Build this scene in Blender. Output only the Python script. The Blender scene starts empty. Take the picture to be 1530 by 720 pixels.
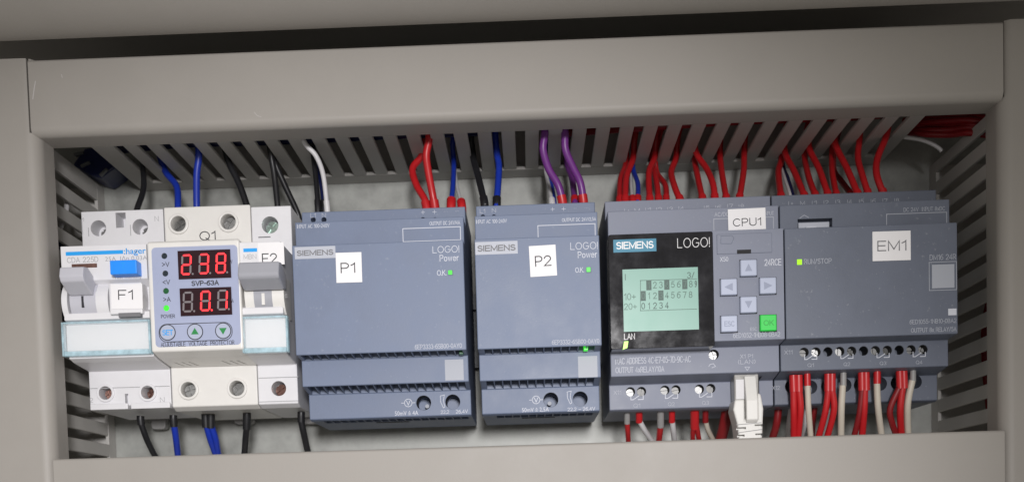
import bpy, bmesh, math, random
from mathutils import Vector, Matrix
from mathutils.geometry import tessellate_polygon
random.seed(7)
S = bpy.context.scene
COL = S.collection
R = math.radians

# ------------------------------------------------------------------ camera, world, lamps, exposure
# world: X right, Y into the cabinet, Z up; lengths below are millimetres (x 0.001 = Blender metres)
F, PP, VP, ROLL, DIST = 1530.0, (765.0, 860.0), (797.0, 785.0), R(1.65), 431.0
_y = Vector(((VP[0]-PP[0])/F, (VP[1]-PP[1])/F, 1.0)).normalized()
_x = Vector((math.cos(ROLL), -math.sin(ROLL), 0.0)); _x = (_x - _x.dot(_y)*_y).normalized()
_z = _x.cross(_y); _z = -_z if _z.y > 0 else _z
cam = bpy.data.cameras.new('camera'); camo = bpy.data.objects.new('camera', cam); COL.objects.link(camo)
cam.sensor_width = 36; cam.lens = 36.0*F/1530.0; cam.shift_y = (PP[1]-360)/1530.0
cam.clip_start = 0.01; cam.clip_end = 20
right = Vector((_x.x, _y.x, _z.x)); down = Vector((_x.y, _y.y, _z.y)); fwd = Vector((_x.z, _y.z, _z.z))
m = Matrix((right, -down, -fwd)).transposed().to_4x4()
m.translation = Vector((0, -DIST*0.001, 0)); camo.matrix_world = m
cam.dof.use_dof = True; cam.dof.focus_distance = 0.43; cam.dof.aperture_fstop = 11
S.camera = camo

w = bpy.data.worlds.new('World'); S.world = w; w.use_nodes = True
w.node_tree.nodes['Background'].inputs[0].default_value = (1.0, 0.95, 0.88, 1)
w.node_tree.nodes['Background'].inputs[1].default_value = 0.37

def area_light(name, loc, target, size, power, col, spread=180):
    l = bpy.data.lights.new(name, 'AREA'); l.shape = 'RECTANGLE'; l.size, l.size_y = size
    l.energy = power; l.color = col; l.spread = R(spread)
    o = bpy.data.objects.new(name, l); COL.objects.link(o); o.location = loc
    o.rotation_euler = (Vector(target)-Vector(loc)).to_track_quat('-Z', 'Y').to_euler(); return o
def spot_light(name, loc, target, radius, power, col, cone, blend=1.0):
    l = bpy.data.lights.new(name, 'SPOT'); l.energy = power; l.color = col
    l.shadow_soft_size = radius; l.spot_size = R(cone); l.spot_blend = blend
    o = bpy.data.objects.new(name, l); COL.objects.link(o); o.location = loc
    o.rotation_euler = (Vector(target)-Vector(loc)).to_track_quat('-Z', 'Y').to_euler(); return o
spot_light('room_lamp', (0.06, -0.80, 0.115), (-0.068, 0, -0.03), 0.06, 25, (1.0, 0.98, 0.99), 46, 0.85)

S.view_settings.view_transform = 'Standard'; S.view_settings.look = 'None'
S.view_settings.exposure = 0.0; S.view_settings.gamma = 1.0
S.render.engine = 'CYCLES'; S.cycles.max_bounces = 6; S.cycles.use_denoising = True

# ------------------------------------------------------------------ helpers
def at(px, py, Y):                    # photo pixel + depth -> X, Z in mm on the plane Y
    d = Vector(((px-PP[0])/F, (py-PP[1])/F, 1.0))
    a, b, c = d.dot(_x), d.dot(_y), d.dot(_z); t = (Y+DIST)/b
    return a*t, c*t
def atz(px, py, Z):                   # photo pixel + height -> X, Y in mm on the plane Z
    d = Vector(((px-PP[0])/F, (py-PP[1])/F, 1.0))
    a, b, c = d.dot(_x), d.dot(_y), d.dot(_z); t = Z/c
    return a*t, b*t-DIST

def lin(c): c /= 255.0; return c/12.92 if c <= 0.04045 else ((c+0.055)/1.055)**2.4
def rgb(r, g, b): return (lin(r), lin(g), lin(b), 1)

def mat(name, col, rough=0.5, metal=0.0, var=0.06, vscale=120, bump=0.0, bscale=900, emit=0, spec=0.5, coat=0.0, alpha=1.0, trans=0.0, dust=0.0):
    m = bpy.data.materials.new(name); m.use_nodes = True
    nt = m.node_tree; P = nt.nodes['Principled BSDF']
    P.inputs['Roughness'].default_value = rough; P.inputs['Metallic'].default_value = metal
    P.inputs['Specular IOR Level'].default_value = spec; P.inputs['Coat Weight'].default_value = coat
    P.inputs['Alpha'].default_value = alpha; P.inputs['Transmission Weight'].default_value = trans
    P.inputs['Base Color'].default_value = col
    if emit:
        P.inputs['Emission Color'].default_value = col; P.inputs['Emission Strength'].default_value = emit
    tc = nt.nodes.new('ShaderNodeTexCoord')
    if var:
        n = nt.nodes.new('ShaderNodeTexNoise'); n.inputs['Scale'].default_value = vscale; n.inputs['Detail'].default_value = 5
        n.inputs['Roughness'].default_value = 0.65
        nt.links.new(tc.outputs['Object'], n.inputs['Vector'])
        r = nt.nodes.new('ShaderNodeMapRange'); r.inputs['From Min'].default_value = 0.3; r.inputs['From Max'].default_value = 0.7
        r.inputs['To Min'].default_value = 1-var; r.inputs['To Max'].default_value = 1+var
        nt.links.new(n.outputs['Fac'], r.inputs['Value'])
        mx = nt.nodes.new('ShaderNodeMix'); mx.data_type = 'RGBA'; mx.blend_type = 'MULTIPLY'; mx.inputs['Factor'].default_value = 1
        mx.inputs['A'].default_value = col; nt.links.new(r.outputs['Result'], mx.inputs['B'])
        out = mx.outputs['Result']
        if dust:                       # pale specks and scuffs
            n2 = nt.nodes.new('ShaderNodeTexNoise'); n2.inputs['Scale'].default_value = 560; n2.inputs['Detail'].default_value = 3
            nt.links.new(tc.outputs['Object'], n2.inputs['Vector'])
            r2 = nt.nodes.new('ShaderNodeMapRange'); r2.inputs['From Min'].default_value = 0.66; r2.inputs['From Max'].default_value = 0.76
            r2.inputs['To Max'].default_value = dust
            nt.links.new(n2.outputs['Fac'], r2.inputs['Value'])
            m2 = nt.nodes.new('ShaderNodeMix'); m2.data_type = 'RGBA'; m2.inputs['B'].default_value = (0.6, 0.6, 0.6, 1)
            nt.links.new(r2.outputs['Result'], m2.inputs['Factor']); nt.links.new(out, m2.inputs['A']); out = m2.outputs['Result']
        nt.links.new(out, P.inputs['Base Color'])
        r3 = nt.nodes.new('ShaderNodeMapRange'); r3.inputs['From Min'].default_value = 0.3; r3.inputs['From Max'].default_value = 0.7
        r3.inputs['To Min'].default_value = max(rough-0.06, 0.02); r3.inputs['To Max'].default_value = rough+0.06
        nt.links.new(n.outputs['Fac'], r3.inputs['Value']); nt.links.new(r3.outputs['Result'], P.inputs['Roughness'])
    if bump:
        n = nt.nodes.new('ShaderNodeTexNoise'); n.inputs['Scale'].default_value = bscale; n.inputs['Detail'].default_value = 2
        nt.links.new(tc.outputs['Object'], n.inputs['Vector'])
        b = nt.nodes.new('ShaderNodeBump'); b.inputs['Strength'].default_value = bump; b.inputs['Distance'].default_value = 0.0003
        nt.links.new(n.outputs['Fac'], b.inputs['Height']); nt.links.new(b.outputs['Normal'], P.inputs['Normal'])
    return m

M = {}
M['paint'] = mat('grey_powder_coat', (0.315, 0.295, 0.27, 1), 0.55, var=0.03, vscale=25, bump=0.10, bscale=1500)
M['chip'] = mat('bare_primer', (0.46, 0.44, 0.43, 1), 0.6, var=0)
M['zinc'] = mat('zinc_sheet', (0.31, 0.315, 0.295, 1), 0.5, 0.2, var=0.20, vscale=90, bump=0.05, bscale=200)
M['duct'] = mat('duct_pvc', (0.46, 0.445, 0.42, 1), 0.55, var=0.05, vscale=60)
M['white'] = mat('white_thermoplastic', (0.705, 0.70, 0.72, 1), 0.40, var=0.03, vscale=80, bump=0.05)
M['cream'] = mat('cream_thermoplastic', (0.725, 0.71, 0.68, 1), 0.36, var=0.03, vscale=80, bump=0.05)
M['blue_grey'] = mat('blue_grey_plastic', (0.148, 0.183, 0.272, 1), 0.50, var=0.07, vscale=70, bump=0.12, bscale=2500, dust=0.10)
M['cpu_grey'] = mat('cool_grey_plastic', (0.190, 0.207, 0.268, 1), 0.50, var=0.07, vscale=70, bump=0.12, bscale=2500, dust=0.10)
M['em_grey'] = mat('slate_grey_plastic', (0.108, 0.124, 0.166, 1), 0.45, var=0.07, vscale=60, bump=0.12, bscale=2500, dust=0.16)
M['dark_grey'] = mat('dark_slate_plastic', (0.10, 0.12, 0.17, 1), 0.5, var=0.05)
M['toggle'] = mat('grey_toggle_plastic', (0.50, 0.50, 0.55, 1), 0.42, var=0.02)
M['toggle_dark'] = mat('mid_grey_toggle_plastic', (0.34, 0.345, 0.38, 1), 0.45, var=0.02)
M['test_blue'] = mat('bright_blue_plastic', (0.015, 0.27, 0.92, 1), 0.35, var=0.02)
M['brand_blue'] = mat('brand_blue_print', (0.01, 0.33, 0.80, 1), 0.5, var=0)
M['teal'] = mat('teal_print', (0.02, 0.19, 0.30, 1), 0.45, var=0)
M['sticker'] = mat('white_sticker', (0.80, 0.79, 0.80, 1), 0.55, var=0.02)
M['ink'] = mat('black_print', (0.02, 0.02, 0.025, 1), 0.6, var=0)
M['ink_grey'] = mat('grey_print', (0.36, 0.36, 0.37, 1), 0.6, var=0)
M['ink_mid'] = mat('mid_grey_print', (0.16, 0.16, 0.17, 1), 0.6, var=0)
M['print'] = mat('pale_print', (0.58, 0.60, 0.66, 1), 0.5, var=0)
M['print_dim'] = mat('dim_pale_print', (0.44, 0.46, 0.52, 1), 0.5, var=0)
M['print_faint'] = mat('faint_print', (0.36, 0.38, 0.43, 1), 0.5, var=0)
M['print_white'] = mat('white_print', (0.8, 0.8, 0.8, 1), 0.5, var=0)
M['panel_lilac'] = mat('lilac_overlay', (0.36, 0.40, 0.55, 1), 0.30, var=0.03, vscale=60)
M['black_gloss'] = mat('black_gloss', (0.010, 0.010, 0.013, 1), 0.12, var=0.3, vscale=90)
M['black'] = mat('recess_shade_black', (0.008, 0.008, 0.010, 1), 0.7, var=0)  # black that puts shade into holes, slots and key gaps
M['rail'] = mat('dull_rail_steel', (0.16, 0.165, 0.17, 1), 0.55, 0.6, var=0.2)
M['steel'] = mat('plated_steel', (0.27, 0.27, 0.265, 1), 0.46, 0.85, var=0.25, vscale=400)
M['steel_green'] = mat('tarnished_screw', (0.42, 0.52, 0.47, 1), 0.3, 0.8, var=0.3, vscale=400)
M['steel_brown'] = mat('coppery_screw', (0.20, 0.11, 0.09, 1), 0.35, 0.7, var=0.3, vscale=400)
M['display'] = mat('dark_red_display', (0.022, 0.006, 0.010, 1), 0.15, var=0)
M['seg_on'] = mat('lit_segment', (1.0, 0.035, 0.045, 1), 0.4, var=0, emit=0.95)
M['seg_off'] = mat('unlit_segment', (0.20, 0.18, 0.19, 1), 0.4, var=0)
M['led_on'] = mat('lit_green_led', (0.04, 0.60, 0.03, 1), 0.3, var=0, emit=0.9)
M['led_lime'] = mat('lit_lime_led', (0.30, 0.72, 0.01, 1), 0.3, var=0, emit=0.8)
M['led_dim'] = mat('dim_green_led', (0.01, 0.10, 0.03, 1), 0.3, var=0)
M['led_off'] = mat('dark_led', (0.02, 0.03, 0.04, 1), 0.2, var=0)
M['lcd'] = mat('green_lcd', (0.17, 0.335, 0.275, 1), 0.35, var=0.06, vscale=40, emit=0.15)
M['lcd_dark'] = mat('lcd_pixels', (0.05, 0.095, 0.08, 1), 0.5, var=0)
M['lcd_mid'] = mat('lcd_line_pixels', (0.085, 0.16, 0.13, 1), 0.5, var=0)
M['key'] = mat('pale_blue_key', (0.40, 0.44, 0.56, 1), 0.4, var=0.02)
M['key_mark'] = mat('key_marking', (0.27, 0.30, 0.40, 1), 0.5, var=0)
M['key_green'] = mat('green_key', (0.015, 0.58, 0.06, 1), 0.4, var=0.02)
M['key_green_mark'] = mat('green_key_marking', (0.008, 0.33, 0.035, 1), 0.5, var=0)
M['green_print'] = mat('green_arrow_print', (0.01, 0.22, 0.05, 1), 0.5, var=0)
M['cover_edge'] = mat('blue_tinted_acrylic', (0.50, 0.70, 0.78, 1), 0.12, var=0.3, vscale=250, alpha=0.6)
M['cover'] = mat('clear_acrylic', (0.85, 0.90, 0.93, 1), 0.08, var=0, alpha=0.2)
M['red'] = mat('red_pvc', (0.47, 0.012, 0.016, 1), 0.38, var=0.05, vscale=150)
M['shaded_red'] = mat('shaded_red_pvc', (0.22, 0.007, 0.010, 1), 0.45, var=0.05, vscale=150)  # darker copy of the red insulation, low light put into its colour
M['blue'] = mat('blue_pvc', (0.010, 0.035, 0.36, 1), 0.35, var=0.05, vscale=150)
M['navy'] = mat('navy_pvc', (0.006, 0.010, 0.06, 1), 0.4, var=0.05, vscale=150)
M['wire_black'] = mat('black_pvc', (0.012, 0.012, 0.014, 1), 0.38, var=0.1, vscale=150)
M['wire_white'] = mat('white_pvc', (0.62, 0.61, 0.62, 1), 0.42, var=0.04, vscale=150)
M['beige'] = mat('beige_pvc', (0.55, 0.50, 0.42, 1), 0.42, var=0.04, vscale=150)
M['purple'] = mat('purple_pvc', (0.15, 0.03, 0.21, 1), 0.38, var=0.05, vscale=150)
M['grey_sleeve'] = mat('grey_sleeve', (0.28, 0.275, 0.27, 1), 0.45, var=0.05)
M['orange'] = mat('orange_pvc', (0.5, 0.06, 0.02, 1), 0.4, var=0.05)
M['plug'] = mat('translucent_plug', (0.36, 0.35, 0.33, 1), 0.2, var=0.2, vscale=200)
M['boot'] = mat('white_boot', (0.68, 0.67, 0.64, 1), 0.45, var=0.03)
M['terminal_blue'] = mat('dark_blue_plastic', (0.006, 0.012, 0.07, 1), 0.4, var=0.1)

class MB:
    def __init__(s): s.v = []; s.f = []
    def add(s, v, f):
        b = len(s.v); s.v += [Vector(p) for p in v]; s.f += [tuple(i+b for i in q) for q in f]; return s
    def box(s, x0, x1, y0, y1, z0, z1):
        v = [(x, y, z) for z in (z0, z1) for y in (y0, y1) for x in (x0, x1)]
        return s.add(v, [(0,2,3,1),(4,5,7,6),(0,1,5,4),(2,6,7,3),(0,4,6,2),(1,3,7,5)])
    def prism(s, pts, axis, a, b):     # closed outline swept along an axis
        n = len(pts)
        def P(p, t): return (t, p[0], p[1]) if axis == 'x' else ((p[0], t, p[1]) if axis == 'y' else (p[0], p[1], t))
        v = [P(p, a) for p in pts] + [P(p, b) for p in pts]
        return s.add(v, [tuple(range(n))[::-1], tuple(range(n, 2*n))] + [(i, (i+1) % n, n+(i+1) % n, n+i) for i in range(n)])
    def cyl(s, cx, cz, r, y0, y1, n=24):
        return s.prism([(cx+r*math.cos(2*math.pi*i/n), cz+r*math.sin(2*math.pi*i/n)) for i in range(n)], 'y', y0, y1)
    def ring(s, cx, cz, r0, r1, y0, y1, n=28):
        v = []; f = []
        for i in range(n):
            c, q = math.cos(2*math.pi*i/n), math.sin(2*math.pi*i/n)
            v += [(cx+r1*c, y0, cz+r1*q), (cx+r0*c, y0, cz+r0*q), (cx+r0*c, y1, cz+r0*q), (cx+r1*c, y1, cz+r1*q)]
        for i in range(n):
            a, b = 4*i, 4*((i+1) % n)
            for k in range(4): f.append((a+k, a+(k+1) % 4, b+(k+1) % 4, b+k))
        return s.add(v, f)
    def tube(s, pts, r, n=10, sub=6):
        P = [Vector(p) for p in pts]; Q = []
        for i in range(len(P)-1):
            p0, p1, p2, p3 = P[max(i-1, 0)], P[i], P[i+1], P[min(i+2, len(P)-1)]
            for k in range(sub):
                t = k/sub
                Q.append(0.5*((2*p1)+(p2-p0)*t+(2*p0-5*p1+4*p2-p3)*t*t+(3*p1-p0-3*p2+p3)*t**3))
        Q.append(P[-1]); N = None; v = []; f = []
        for i, q in enumerate(Q):
            t = (Q[min(i+1, len(Q)-1)]-Q[max(i-1, 0)]).normalized()
            if N is None: N = t.orthogonal().normalized()
            N = (N-N.dot(t)*t).normalized(); B = t.cross(N)
            for k in range(n):
                a = 2*math.pi*k/n; v.append(q+(N*math.cos(a)+B*math.sin(a))*r)
        for i in range(len(Q)-1):
            for k in range(n): f.append((i*n+k, i*n+(k+1) % n, (i+1)*n+(k+1) % n, (i+1)*n+k))
        f += [tuple(range(n))[::-1], tuple(range((len(Q)-1)*n, len(Q)*n))]
        return s.add(v, f)
    def ribbon(s, pts, wd, y0, y1, closed=False):   # a printed line of even width in the X-Z plane, mitred
        P = [Vector((p[0], p[1])) for p in pts]; n = len(P); v = []
        if not closed:
            e = (P[1]-P[0]).normalized()*wd/2; P[0] = P[0]-e; e = (P[-1]-P[-2]).normalized()*wd/2; P[-1] = P[-1]+e
        for i in range(n):
            a = P[i]-P[i-1] if (i or closed) else P[1]-P[0]; b = P[(i+1) % n]-P[i] if (i < n-1 or closed) else P[i]-P[i-1]
            a, b = a.normalized(), b.normalized(); na, nb = Vector((-a.y, a.x)), Vector((-b.y, b.x)); m = na+nb
            m = na if m.length < 0.3 else m.normalized(); m = m*(wd/2/max(m.dot(na), 0.45))
            for q in (P[i]+m, P[i]-m): v += [(q.x, y0, q.y), (q.x, y1, q.y)]
        f = []
        for i in range(n if closed else n-1):
            a, b = 4*i, 4*((i+1) % n)
            f += [(a, a+2, b+2, b), (a+1, b+1, b+3, a+3), (a, b, b+1, a+1), (a+2, a+3, b+3, b+2)]
        if not closed: f += [(0, 1, 3, 2), (4*n-4, 4*n-2, 4*n-1, 4*n-3)]
        return s.add(v, f)
    def stroke(s, pts, wd, y0, y1):
        cl = len(pts) > 3 and math.dist(pts[0], pts[-1]) < 1e-6
        return s.ribbon(pts[:-1] if cl else pts, wd, y0, y1, cl)
    def rot(s, cx, cz, ang):           # turn everything so far about Y
        c, q = math.cos(ang), math.sin(ang)
        for p in s.v: x, z = p.x-cx, p.z-cz; p.x, p.z = cx+c*x-q*z, cz+q*x+c*z
        return s

W = {}                                 # world position (mm) of every object
def to_mesh(name, mb, bevel=0, segs=2, smooth=0):
    bm = bmesh.new(); vs = [bm.verts.new(p) for p in mb.v]
    for q in mb.f:
        try: bm.faces.new([vs[i] for i in q])
        except ValueError: pass
    bmesh.ops.recalc_face_normals(bm, faces=bm.faces)
    if bevel:
        ed = [e for e in bm.edges if len(e.link_faces) == 2 and e.calc_face_angle(0) > 0.5]
        bmesh.ops.bevel(bm, geom=ed, offset=bevel, segments=segs, profile=0.5, affect='EDGES', clamp_overlap=True)
    me = bpy.data.meshes.new(name); bm.to_mesh(me); bm.free()
    if smooth:
        me.shade_smooth(); me.set_sharp_from_angle(angle=R(smooth))
    return me
def link(name, me, material, parent=None):
    c = Vector((0, 0, 0))
    if me.vertices:
        xs = [v.co for v in me.vertices]
        c = Vector([(min(p[i] for p in xs)+max(p[i] for p in xs))/2 for i in range(3)])
    me.transform(Matrix.Translation(-c)); me.transform(Matrix.Scale(0.001, 4)); me.materials.append(material)
    o = bpy.data.objects.new(name, me); COL.objects.link(o); W[o] = c
    if parent: o.parent = parent; o.location = (c-W[parent])*0.001
    else: o.location = c*0.001
    return o
def part(name, mb, material, parent=None, bevel=0, cut=None, segs=2, smooth=0):
    me = to_mesh(name, mb, bevel, segs, smooth)
    if cut:
        a = bpy.data.objects.new('temp_body', me); b = bpy.data.objects.new('temp_cut', to_mesh('cut', cut))
        COL.objects.link(a); COL.objects.link(b)
        md = a.modifiers.new('b', 'BOOLEAN'); md.object = b; md.operation = 'DIFFERENCE'; md.solver = 'EXACT'
        me2 = bpy.data.meshes.new_from_object(a.evaluated_get(bpy.context.evaluated_depsgraph_get()))
        bpy.data.objects.remove(a); bpy.data.objects.remove(b); me = me2; me.name = name; me.materials.clear()
    return link(name, me, material, parent)
def copy_part(src, parent, pos):       # same mesh, new place
    o = src.copy(); COL.objects.link(o); o.parent = parent; W[o] = Vector(pos); o.location = (W[o]-W[parent])*0.001; return o
def tag(o, label, cat, group=None):
    o['label'] = label; o['category'] = cat
    if group: o['group'] = group
    return o
def thing(name, label, cat, pos, group=None):
    o = bpy.data.objects.new(name, None); COL.objects.link(o); o.empty_display_size = 0.01
    W[o] = Vector(pos); o.location = W[o]*0.001; return tag(o, label, cat, group)
def E_(cx, cy, rx, ry, a0, a1, n=9): return [(cx+rx*math.cos(R(a0+(a1-a0)*i/n)), cy+ry*math.sin(R(a0+(a1-a0)*i/n))) for i in range(n+1)]
def O_(cx, cy, rx, ry, n=16): return ['c']+E_(cx, cy, rx, ry, 0, 360, n)[:-1]
GLYPH = {
 ' ': (0.25, []), '-': (0.3, [[(0, .42), (.3, .42)]]), '\u2013': (0.5, [[(0, .42), (.5, .42)]]), '+': (0.55, [[(0, .45), (.55, .45)], [(.275, .17), (.275, .73)]]),
 '/': (0.35, [[(0, 0), (.35, 1)]]), ':': (0.01, [[(0, .05), (0, .17)], [(0, .55), (0, .67)]]), '.': (0.02, [[(0, 0), (0, .1)]]), ',': (0.05, [[(.05, .1), (0, -.12)]]),
 '(': (0.2, [E_(.4, .5, .4, .62, 130, 230)]), ')': (0.2, [E_(-.2, .5, .4, .62, 50, -50)]), '<': (0.5, [[(.5, .85), (0, .5), (.5, .15)]]), '>': (0.5, [[(0, .85), (.5, .5), (0, .15)]]),
 '!': (0.02, [[(0, 0), (0, .1)], [(0, .28), (0, 1)]]),
 '0': (0.55, [O_(.275, .5, .275, .5)]), '1': (0.28, [[(0, .76), (.17, .87), (.26, 1), (.26, 0)]]), '2': (0.55, [E_(.275, .72, .265, .28, 170, -35)+[(0, 0), (.55, 0)]]),
 '3': (0.53, [E_(.26, .75, .23, .25, 155, -80), E_(.26, .26, .27, .26, 85, -155)]), '4': (0.58, [[(.58, .27), (0, .27), (.42, 1), (.42, 0)]]),
 '5': (0.55, [[(.5, 1), (.12, 1), (.05, .52)]+E_(.27, .33, .28, .33, 130, -150)]), '6': (0.55, [O_(.275, .31, .275, .31), E_(.42, .4, .42, .6, 185, 70)]), '7': (0.53, [[(0, 1), (.53, 1), (.2, 0)]]),
 '8': (0.55, [O_(.275, .75, .23, .25), O_(.275, .26, .275, .26)]), '9': (0.55, [O_(.275, .69, .275, .31), E_(.13, .6, .42, .6, 5, -110)]),
 'A': (0.66, [[(0, 0), (.33, 1), (.66, 0)], [(.13, .34), (.53, .34)]]), 'B': (0.58, [[(.3, .52), (0, .52), (0, 1), (.3, 1)]+E_(.3, .76, .22, .24, 80, -90), [(0, .5), (0, 0), (.3, 0)]+E_(.3, .26, .27, .26, -80, 90)]),
 'C': (0.68, [E_(.37, .5, .37, .5, 45, 315, 14)]), 'D': (0.63, [['c', (0, 0), (0, 1), (.25, 1)]+E_(.25, .5, .38, .5, 80, -80)+[(.25, 0)]]), 'E': (0.55, [[(.55, 1), (0, 1), (0, 0), (.55, 0)], [(.02, .52), (.5, .52)]]),
 'F': (0.52, [[(.52, 1), (0, 1), (0, 0)], [(.02, .5), (.44, .5)]]), 'G': (0.72, [E_(.37, .5, .37, .5, 45, 340, 14)+[(.72, .47), (.42, .47)]]), 'H': (0.62, [[(0, 0), (0, 1)], [(.62, 0), (.62, 1)], [(.02, .52), (.6, .52)]]),
 'I': (0.02, [[(0, 0), (0, 1)]]), 'J': (0.4, [[(.4, 1), (.4, .25)]+E_(.2, .22, .2, .22, 0, -180)]), 'K': (0.58, [[(0, 0), (0, 1)], [(.56, 1), (.03, .42)], [(.2, .6), (.58, 0)]]), 'L': (0.48, [[(0, 1), (0, 0), (.48, 0)]]),
 'M': (0.76, [[(0, 0), (0, 1), (.38, .12), (.76, 1), (.76, 0)]]), 'N': (0.63, [[(0, 0), (0, 1), (.63, 0), (.63, 1)]]), 'O': (0.76, [O_(.38, .5, .38, .5, 20)]), 'P': (0.56, [[(0, 0), (0, 1), (.3, 1)]+E_(.3, .73, .26, .27, 80, -90)+[(.02, .46)]]),
 'Q': (0.76, [O_(.38, .5, .38, .5, 20), [(.48, .22), (.76, -.04)]]), 'R': (0.6, [[(0, 0), (0, 1), (.3, 1)]+E_(.3, .74, .26, .26, 80, -90)+[(.02, .48)], [(.3, .46), (.6, 0)]]),
 'S': (0.56, [E_(.28, .75, .25, .25, 35, 235)+E_(.28, .26, .28, .27, 60, -145)]), 'T': (0.6, [[(0, 1), (.6, 1)], [(.3, .98), (.3, 0)]]), 'U': (0.62, [[(0, 1), (0, .3)]+E_(.31, .3, .31, .3, 180, 360)+[(.62, 1)]]),
 'V': (0.64, [[(0, 1), (.32, 0), (.64, 1)]]), 'W': (0.95, [[(0, 1), (.24, 0), (.475, 1), (.71, 0), (.95, 1)]]), 'X': (0.62, [[(0, 0), (.62, 1)], [(0, 1), (.62, 0)]]), 'Y': (0.62, [[(0, 1), (.31, .45), (.62, 1)], [(.31, .45), (.31, 0)]]), 'Z': (0.6, [[(0, 1), (.6, 1), (0, 0), (.6, 0)]]),
 'x': (0.45, [[(0, 0), (.45, .68)], [(0, .68), (.45, 0)]]), 'm': (0.75, [[(0, 0), (0, .68)], E_(.19, .45, .185, .22, 170, 0)+[(.375, 0)], E_(.56, .45, .185, .22, 170, 0)+[(.75, 0)]]),
 'o': (0.5, [O_(.25, .34, .25, .34)]), 'w': (0.7, [[(0, .68), (.18, 0), (.35, .68), (.52, 0), (.7, .68)]]), 'e': (0.5, [[(.02, .36), (.5, .36)]+E_(.25, .34, .25, .34, 5, 315, 12)]), 'r': (0.28, [[(0, 0), (0, .68)], E_(.22, .4, .22, .27, 175, 75)]),
}
def glyph_print(mb, s, cx, cz, wd, ht, wt, y0, y1, rot=0.0, gap=0.2):
    x = 0; L = []
    for ch in s:
        gw, pl = GLYPH[ch]
        for p in pl: L.append([q if q == 'c' else (q[0]+x, q[1]) for q in p])
        x += gw+gap
    tot = x-gap; zs = [q[1] for p in L for q in p if q != 'c']; zl, zh = min(zs), max(zs)
    t = wt*ht; sx = (wd-t)/max(tot, 1e-3); sz = (ht-t)/max(zh-zl, 1e-3) if zh-zl > 1e-3 else 1
    ca, sa = math.cos(rot), math.sin(rot)
    for k, p in enumerate(L):
        cl = p[0] == 'c'; p = p[1:] if cl else p
        P = [Vector(((q[0]-tot/2)*sx, (q[1]-(zl+zh)/2)*sz)) for q in p]
        P = [Vector((cx+ca*v.x-sa*v.y, cz+sa*v.x+ca*v.y)) for v in P]
        mb.ribbon(P, t, y0-0.004*(k % 5), y1, cl)
    return mb
def txt(s, box, Y, material, parent, name='lettering', bold=0.0, rot=0.0, proud=0.06):
    """printed lettering fitted to a pixel box of the photo, lying on the plane Y"""
    if all(c in GLYPH for c in s):
        cx, cz = at((box[0]+box[2])/2, (box[1]+box[3])/2, Y); k = (DIST+Y)/F
        return part(name, glyph_print(MB(), s, cx, cz, (box[2]-box[0])*k, (box[3]-box[1])*k, 0.10+bold*4, Y-proud, Y+0.02, rot), material, parent)
    cu = bpy.data.curves.new('t', 'FONT'); cu.body = s; cu.size = 10; cu.resolution_u = 3; cu.offset = bold*10
    ob = bpy.data.objects.new('t', cu); COL.objects.link(ob)
    me = bpy.data.meshes.new_from_object(ob.evaluated_get(bpy.context.evaluated_depsgraph_get()))
    bpy.data.objects.remove(ob)
    xs = [v.co.x for v in me.vertices]; ys = [v.co.y for v in me.vertices]
    cx, cz = at((box[0]+box[2])/2, (box[1]+box[3])/2, Y); k = (DIST+Y)/F
    sx = (box[2]-box[0])*k/max(max(xs)-min(xs), 1e-6); sz = (box[3]-box[1])*k/max(max(ys)-min(ys), 1e-6)
    mx, my = (min(xs)+max(xs))/2, (min(ys)+max(ys))/2; ca, sa = math.cos(rot), math.sin(rot)
    bm = bmesh.new(); bm.from_mesh(me)
    for v in bm.verts:
        x, z = (v.co.x-mx)*sx, (v.co.y-my)*sz
        v.co = Vector((cx+ca*x-sa*z, Y-proud, cz+sa*x+ca*z))
    r = bmesh.ops.extrude_face_region(bm, geom=bm.faces[:])
    for e in r['geom']:
        if isinstance(e, bmesh.types.BMVert): e.co.y += proud+0.02
    bmesh.ops.recalc_face_normals(bm, faces=bm.faces)
    bm.to_mesh(me); bm.free(); me.name = name; me.materials.clear()
    return link(name, me, material, parent)
def pbox(box, Y0, Y1, Yref=None):      # a pixel rectangle as X0, X1, Z0, Z1 (squared up) on Yref
    Yr = Y0 if Yref is None else Yref
    cx, cz = at((box[0]+box[2])/2, (box[1]+box[3])/2, Yr); k = (DIST+Yr)/F
    hx, hz = (box[2]-box[0])*k/2, (box[3]-box[1])*k/2
    return cx-hx, cx+hx, Y0, Y1, cz-hz, cz+hz
def px_box(name, box, Y0, Y1, material, parent, bevel=0, Yref=None):
    return part(name, MB().box(*pbox(box, Y0, Y1, Yref)), material, parent, bevel)
def frame_line(name, box, Y, wd, material, parent):
    x0, x1, _, _, z0, z1 = pbox(box, Y, Y)
    mb = MB()
    for (a, b, c, d) in ((x0, x1, z0, z0+wd), (x0, x1, z1-wd, z1), (x0, x0+wd, z0+wd, z1-wd), (x1-wd, x1, z0+wd, z1-wd)):
        mb.box(a, b, Y-0.06, Y+0.02, c, d)
    return part(name, mb, material, parent)
def rrect(x0, x1, z0, z1, r, n=5):
    p = []
    for cx, cz, a in ((x1-r, z1-r, 0), (x0+r, z1-r, 90), (x0+r, z0+r, 180), (x1-r, z0+r, 270)):
        for i in range(n+1):
            t = R(a+90*i/n); p.append((cx+r*math.cos(t), cz+r*math.sin(t)))
    return p
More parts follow.
